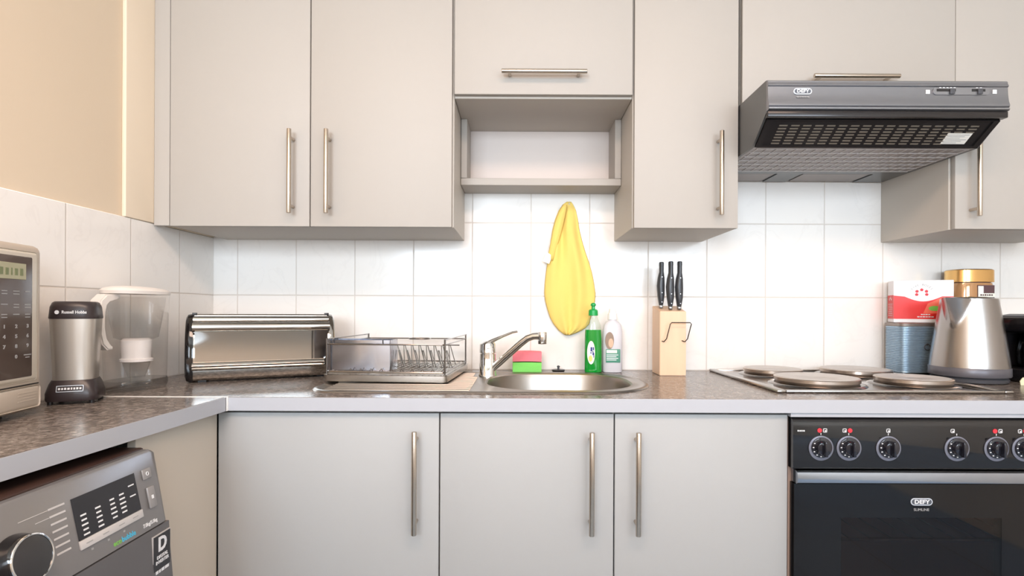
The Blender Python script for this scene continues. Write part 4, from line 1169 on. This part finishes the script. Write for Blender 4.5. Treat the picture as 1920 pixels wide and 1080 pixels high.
b2 = bmesh.new(); loft(b2, [(0.0, 0.0275, 0.0275), (0.0228, 0.0275, 0.0275), (0.0235, 0.026, 0.026)], 40); b2.transform(FM(-1.150, 0.777)); t.w('dial_face', b2, mat('dial_charcoal', rgb(50, 49, 50), 0.35), cpn)
# energy label on the front
lx = -0.6305
t.w('information_sticker', B((lx-0.004, -0.914, 0.635), (lx+0.0012, -0.868, 0.708)), M['silver'], low)
t.w('sticker_face', B((lx+0.0005, -0.9125, 0.6365), (lx+0.0020, -0.8695, 0.7065)), M['wm_disp'], low)
t.w('lettering', text_bm('D', 0.034, Matrix.Translation((lx+0.0024, -0.891, 0.689)) @ side, 0.0004, 0.9, 0.001), M['white_ink'], low)
t.w('lettering', text_bm('DIGITAL\nINVERTER', 0.0085, Matrix.Translation((lx+0.0024, -0.891, 0.664)) @ side, 0.0004, 0.9), M['white_ink'], low)
t.w('lettering', marks_bm([0.006, 0.004, 0.007, 0.010], 0.0052, Matrix.Translation((lx+0.0024, -0.891, 0.6435)) @ side), M['white_ink'], low)
b2 = bmesh.new(); loft(b2, [(0, 0.215, 0.215), (0.02, 0.212, 0.212), (0.035, 0.19, 0.19), (0.030, 0.155, 0.155)], 56); b2.transform(Matrix.Translation((-0.6255, -1.16, 0.38)) @ Matrix.Rotation(PI/2, 4, 'Y'))
t.w('porthole_door', b2, M['wm'])

# ------------------------------------------------------------------ right-hand group: canisters, tea, coffee, kettle, coffee maker
M['canister'] = mat('ribbed_blue_grey_metal', rgb(160, 182, 200), 0.3, 0.6)
M['can_edge'] = mat('canister_lid', rgb(150, 140, 134), 0.35, 0.6)
def canister(label, x, y, z, rz):
    t = Thing('canister', label, 'canister', (x, y, z), rz, group='ribbed storage canisters')
    bm = bmesh.new(); secs = [(0.0006, 0.067, 0.052, 5)]
    n = 26
    for k in range(n):
        z0 = 0.003+k*0.144/n
        secs += [(z0, 0.0665, 0.0515, 5), (z0+0.0018, 0.0682, 0.0532, 5), (z0+0.0042, 0.0682, 0.0532, 5)]
    secs += [(0.148, 0.0665, 0.0515, 5)]
    loft(bm, secs, 48); t.l('body', bm, M['canister'])
    bm = bmesh.new(); loft(bm, [(0.1482, 0.0685, 0.0535, 5), (0.157, 0.0690, 0.0540, 5), (0.1590, 0.066, 0.051, 5)], 48); t.l('lid', bm, M['can_edge'])
    bm = bmesh.new(); tube(bm, [(0.010+0.009*math.cos(a), -0.0552, 0.082+0.009*math.sin(a)) for a in [2*PI*k/20 for k in range(20)]], 0.0012, 6, cyclic=True)
    cyl(bm, (0.010, -0.0530, 0.091), (0.010, -0.0560, 0.091), 0.003, seg=10)
    t.l('ring_pull', bm, M['darkgrey'])
    return t
canister('ribbed blue-grey metal canister under the red and white tea box', 1.286, -0.076, WT+0.0088, math.radians(-6))
canister('dark ribbed canister behind the kettle, under the gold-lidded coffee jar', 1.462, -0.066, WT, math.radians(0))
# tea box
M['tea_white'] = mat('tea_box_white', rgb(238, 236, 238), 0.4)
M['tea_red'] = mat('tea_box_red', rgb(226, 44, 40), 0.35)
M['tea_dark'] = mat('tea_box_side_red', rgb(214, 60, 58), 0.4)
M['tea_orange'] = mat('tea_box_coral', rgb(238, 108, 84), 0.4)
t = Thing('tea_box', 'red and white tea box lying on the ribbed canister', 'box', (1.303, -0.080, WT+0.0088+0.1592), math.radians(-22))
tw, td, th = 0.080, 0.036, 0.136
bm = bmesh.new(); box(bm, (-tw, -td, 0.0003), (tw, td, th), 0.001, 1); t.l('carton', bm, M['tea_white'])
bm = bmesh.new()
pts = [(-tw+0.0005, 0.012), (tw-0.0005, 0.012), (tw-0.0005, th*0.62)]
for k in range(13):
    a = k/12; x = 0.05-0.10*a
    pts.append((x, th*0.62-0.016*math.sin(PI*a)))
pts += [(-tw+0.0005, th*0.645)]
prism(bm, pts, 1, -td-0.0006, -td+0.0002); fr = t.l('front_print', bm, M['tea_red'])
bm = bmesh.new(); prism(bm, [(0.0, 0.030), (tw-0.0006, 0.030), (tw-0.0006, th*0.6), (0.05, th*0.6), (0.028, th*0.51), (0.012, th*0.45)], 1, -td-0.0009, -td-0.0003); t.l('front_print', bm, M['tea_orange'])
t.l('front_print', oval(bmesh.new(), 0.030, 0.046, 0.016, 0.008, -td-0.0012, -td-0.0006), M['green_ink'])
t.l('side_print', B((-tw-0.0006, -td+0.0005, 0.012), (-tw+0.0002, td-0.0005, th*0.655)), M['tea_dark'])
bm = bmesh.new()
for k in range(7): box(bm, (-tw-0.0010, -0.026+0.002*(k % 3), 0.022+k*0.0062), (-tw-0.0005, 0.026-0.003*(k % 2), 0.0232+k*0.0062))
for y, z in ((-0.012, 0.078), (0.0, 0.082), (0.012, 0.078)):
    box(bm, (-tw-0.0010, y-0.004, z-0.005), (-tw-0.0005, y+0.004, z-0.002)); cyl(bm, (-tw-0.0005, y, z+0.001), (-tw-0.0010, y, z+0.001), 0.002, seg=10)
t.l('side_lettering', bm, M['white_ink'])
bm = bmesh.new()
for k in range(5):
    a = math.radians(90-(k-2)*58); cx = -0.004+0.0135*math.cos(a)*1.1; cz = th-0.041+0.0105*math.sin(a)
    b2 = bmesh.new()
    for j in range(5):
        aa = 2*PI*j/5+PI/2
        cyl(bm, (cx+0.0028*math.cos(aa), -td-0.0003, cz+0.0028*math.sin(aa)), (cx+0.0028*math.cos(aa), -td-0.0009, cz+0.0028*math.sin(aa)), 0.0021, seg=10)
    cyl(bm, (cx, -td-0.0003, cz), (cx, -td-0.0010, cz), 0.0036, seg=14)
    b2.free()
t.l('rose_print', bm, M['red_ink'])
word = 'FIVE ROSES'
for k, ch in enumerate(word):
    if ch == ' ': continue
    a = math.radians(90-(k-4.5)*13.0); R_ = 0.030
    mx = Matrix.Translation((-0.004+R_*math.cos(a), -td-0.0006, th-0.047+R_*math.sin(a)*0.95+0.004)) @ Matrix.Rotation(PI/2, 4, 'X') @ Matrix.Rotation(a-PI/2, 4, 'Z')
    t.l('lettering', text_bm(ch, 0.0095, mx, 0.0002, 0.95), M['grey_ink'])
t.l('lettering', marks_bm([0.005, 0.004, 0.006, 0.005], 0.0032, front(0.006, -td-0.0014, 0.0265)), M['white_ink'])
t.l('lettering', marks_bm([0.006, 0.005, 0.007, 0.005, 0.006, 0.007], 0.0034, front(0.006, -td-0.0014, 0.0190)), M['white_ink'])
# coffee jar
M['gold'] = mat('gold_lid', rgb(224, 180, 116), 0.22, 0.9)
M['coffee'] = mat('coffee_seen_through_jar', rgb(176, 132, 88), 0.12, 0.3, coat=0.6)
M['coffee_dark'] = mat('coffee_label_dark', rgb(88, 62, 66), 0.4)
t = Thing('coffee_jar', 'gold-lidded instant coffee jar behind the kettle', 'jar', (1.474, -0.066, WT+0.1592))
bm = bmesh.new(); loft(bm, [(0.0006, 0.058, 0.045, 3), (0.004, 0.061, 0.048, 3), (0.125, 0.061, 0.048, 3), (0.138, 0.058, 0.046, 3)], 48); t.l('glass_jar', bm, M['coffee'])
bm = bmesh.new(); loft(bm, [(0.1402, 0.0615, 0.049, 3), (0.141, 0.063, 0.050, 3), (0.179, 0.0625, 0.0497, 3), (0.1825, 0.058, 0.045, 3)], 48); t.l('lid', bm, M['gold'])
t.l('neck', loft(bmesh.new(), [(0.1381, 0.055, 0.043, 3), (0.1401, 0.055, 0.043, 3)], 40), M['coffee_dark'])
lab = t.l('label', B((-0.012, -0.0500, 0.030), (0.042, -0.0460, 0.130), 0.001), M['coffee_dark'])
t.l('print', B((-0.011, -0.0508, 0.092), (0.041, -0.0498, 0.104)), M['label_white'], lab)
t.l('print', B((-0.011, -0.0506, 0.098), (0.006, -0.0498, 0.127)), M['label_white'], lab)
t.l('lettering', marks_bm([0.005, 0.004, 0.0055, 0.004, 0.005, 0.0045], 0.0050, front(0.015, -0.0512, 0.0985)), M['coffee_dark'], lab)
t.l('print', B((-0.010, -0.0506, 0.082), (0.040, -0.0498, 0.086)), M['label_white'], lab)

# kettle
M['kettle'] = mat('kettle_brushed_steel', rgb(158, 153, 150), 0.26, 1.0, bump=0.06, bscale=400, stretch=(1, 1, 14))
M['kettle_band'] = mat('kettle_grey_band', rgb(98, 96, 102), 0.35, 0.3)
kx, ky = 1.322, -0.250
t = Thing('kettle', 'brushed steel jug kettle on its base right of the hob', 'kettle', (kx, ky, WT))
bm = bmesh.new(); loft(bm, [(0.0005, 0.086, 0.086), (0.003, 0.091, 0.091), (0.010, 0.092, 0.092), (0.016, 0.086, 0.086)], 56); t.l('power_base', bm, M['darkgrey'])
bm = bmesh.new(); loft(bm, [(0.0165, 0.088, 0.088), (0.018, 0.0955, 0.0955), (0.021, 0.097, 0.097), (0.042, 0.0965, 0.0965), (0.0435, 0.0955, 0.0955)], 64); t.l('lower_band', bm, M['kettle_band'])
KT = 0.241
def kr(z): return 0.0950-0.0275*max(0.0,(z-0.044)/(KT-0.044))**1.15
bm = bmesh.new()
ad = math.radians(-157)
NZk, NA = 30, 96; Rg = []
for i in range(NZk+1):
    z = 0.0437+(KT-0.0437)*i/NZk; row = []
    for j in range(NA):
        a = 2*PI*j/NA; d = (a-ad+PI) % (2*PI)-PI
        f = max(0.0, (z-(KT-0.085))/0.085)          # spout only near the top
        wdt = 0.16+0.42*f
        bump = 0.0
        if abs(d) < wdt and f > 0: bump = 0.044*f*(1-abs(d)/wdt)
        r = kr(z)+bump
        row.append(bm.verts.new((r*math.cos(a), r*math.sin(a), z + (0.004*f if bump else 0)*(1-abs(d)/wdt if bump else 0))))
    Rg.append(row)
for i in range(NZk):
    for j in range(NA):
        f = bm.faces.new((Rg[i][j], Rg[i][(j+1) % NA], Rg[i+1][(j+1) % NA], Rg[i+1][j])); f.smooth = True
bm.faces.new(Rg[0][::-1])
# inner wall
inner = [bm.verts.new((v.co.x*0.97, v.co.y*0.97, v.co.z-0.001)) for v in Rg[-1]]
low_ = [bm.verts.new((0.06*math.cos(2*PI*j/NA), 0.06*math.sin(2*PI*j/NA), KT-0.02)) for j in range(NA)]
skin(bm, Rg[-1], inner); skin(bm, inner, low_); bm.faces.new(low_)
t.l('jug_body', bm, M['kettle'])
bm = bmesh.new(); loft(bm, [(KT-0.006, 0.060, 0.060), (KT+0.001, 0.060, 0.060), (KT+0.004, 0.054, 0.054), (KT+0.006, 0.040, 0.040)], 48); t.l('lid', bm, M['kettle'])
bm = bmesh.new()
c, s_ = math.cos(math.radians(48)), math.sin(math.radians(48))
hp = [(0.060, KT-0.004), (0.082, KT-0.002), (0.108, KT-0.018), (0.122, KT-0.055), (0.126, KT-0.105), (0.118, KT-0.150), (0.098, KT-0.172)]
tube(bm, [(c*r, s_*r, z) for r, z in hp], [0.012, 0.013, 0.013, 0.012, 0.012, 0.012, 0.010], 14)
t.l('handle', bm, M['black'])

# coffee maker at the picture edge
t = Thing('coffee_maker', 'black coffee maker right of the kettle at the picture edge', 'coffee maker', (1.545, -0.228, WT))
M['cm_black'] = mat('coffee_maker_black', rgb(26, 24, 26), 0.18)
bm = bmesh.new()
box(bm, (-0.105, -0.085, 0.0005), (0.105, 0.095, 0.040), 0.008, 3)
t.l('base', bm, M['cm_black'])
bm = bmesh.new(); box(bm, (-0.105, 0.020, 0.0402), (0.105, 0.095, 0.150), 0.006, 3); t.l('water_tank', bm, M['cm_black'])
bm = bmesh.new(); box(bm, (-0.105, -0.080, 0.146), (0.105, 0.095, 0.188), 0.008, 3); hd_ = t.l('brew_head', bm, M['cm_black'])
bm = bmesh.new(); loft(bm, [(0.1882, 0.088, 0.074, 3, 0.005, 0.005), (0.192, 0.086, 0.072, 3, 0.005, 0.005), (0.198, 0.06, 0.05, 3, 0.005, 0.005)], 40); t.l('lid', bm, M['darkgrey'])
bm = bmesh.new(); cyl(bm, (-0.094, -0.072, 0.0402), (-0.094, -0.072, 0.147), 0.0085, seg=20); t.l('side_column', bm, M['hood_fascia'])
bm = bmesh.new(); loft(bm, [(0.0425, 0.056, 0.056, 2, 0, -0.030), (0.050, 0.066, 0.062, 2, 0, -0.030), (0.090, 0.070, 0.064, 2, 0, -0.030), (0.128, 0.062, 0.058, 2, 0, -0.030), (0.142, 0.050, 0.048, 2, 0, -0.030)], 40)
t.l('carafe', bm, M['black_glass'])
bm = bmesh.new(); box(bm, (-0.090, -0.0862, 0.026), (0.090, -0.0840, 0.032), 0.001, 1); t.l('trim_band', bm, M['oven_bar'])
bm = bmesh.new(); cyl(bm, (-0.066, -0.0845, 0.016), (-0.066, -0.0920, 0.016), 0.007, seg=20, bevel=0.001); t.l('switch_knob', bm, M['darkgrey'])
t.l('name_plate', B((-0.078, -0.0815, 0.160), (-0.035, -0.0795, 0.176), 0.0005, 1), M['darkgrey'])
# small tag on the worktop
M['tag'] = mat('cream_paper_tag', rgb(232, 226, 190), 0.6)
t = Thing('paper_tag', 'small cream paper tag on the worktop in front of the coffee maker', 'tag', (1.398, -0.345, WT))
bm = bmesh.new(); prism(bm, [(-0.010, 0.0004), (-0.012, 0.012), (-0.004, 0.022), (0.003, 0.023), (0.011, 0.010), (0.008, 0.0004)], 1, -0.001, 0.001)
t.l('tag_card', bm, M['tag'])
bm = bmesh.new(); prism(bm, [(0.0, -0.0), (0.030, 0.004), (0.022, 0.022), (0.004, 0.012)], 2, 0.0004, 0.010)
t.l('folded_end', bm, M['label_white'])

# lamp and skirting of the room behind
t = Thing('ceiling_lamp', 'flat ceiling lamp above the room', 'lamp', (0.1, -2.1, 2.5))
t.l('lamp_tray', B((-0.92, -0.32, -0.045), (0.92, 0.32, -0.0005), 0.01), M['strip'])
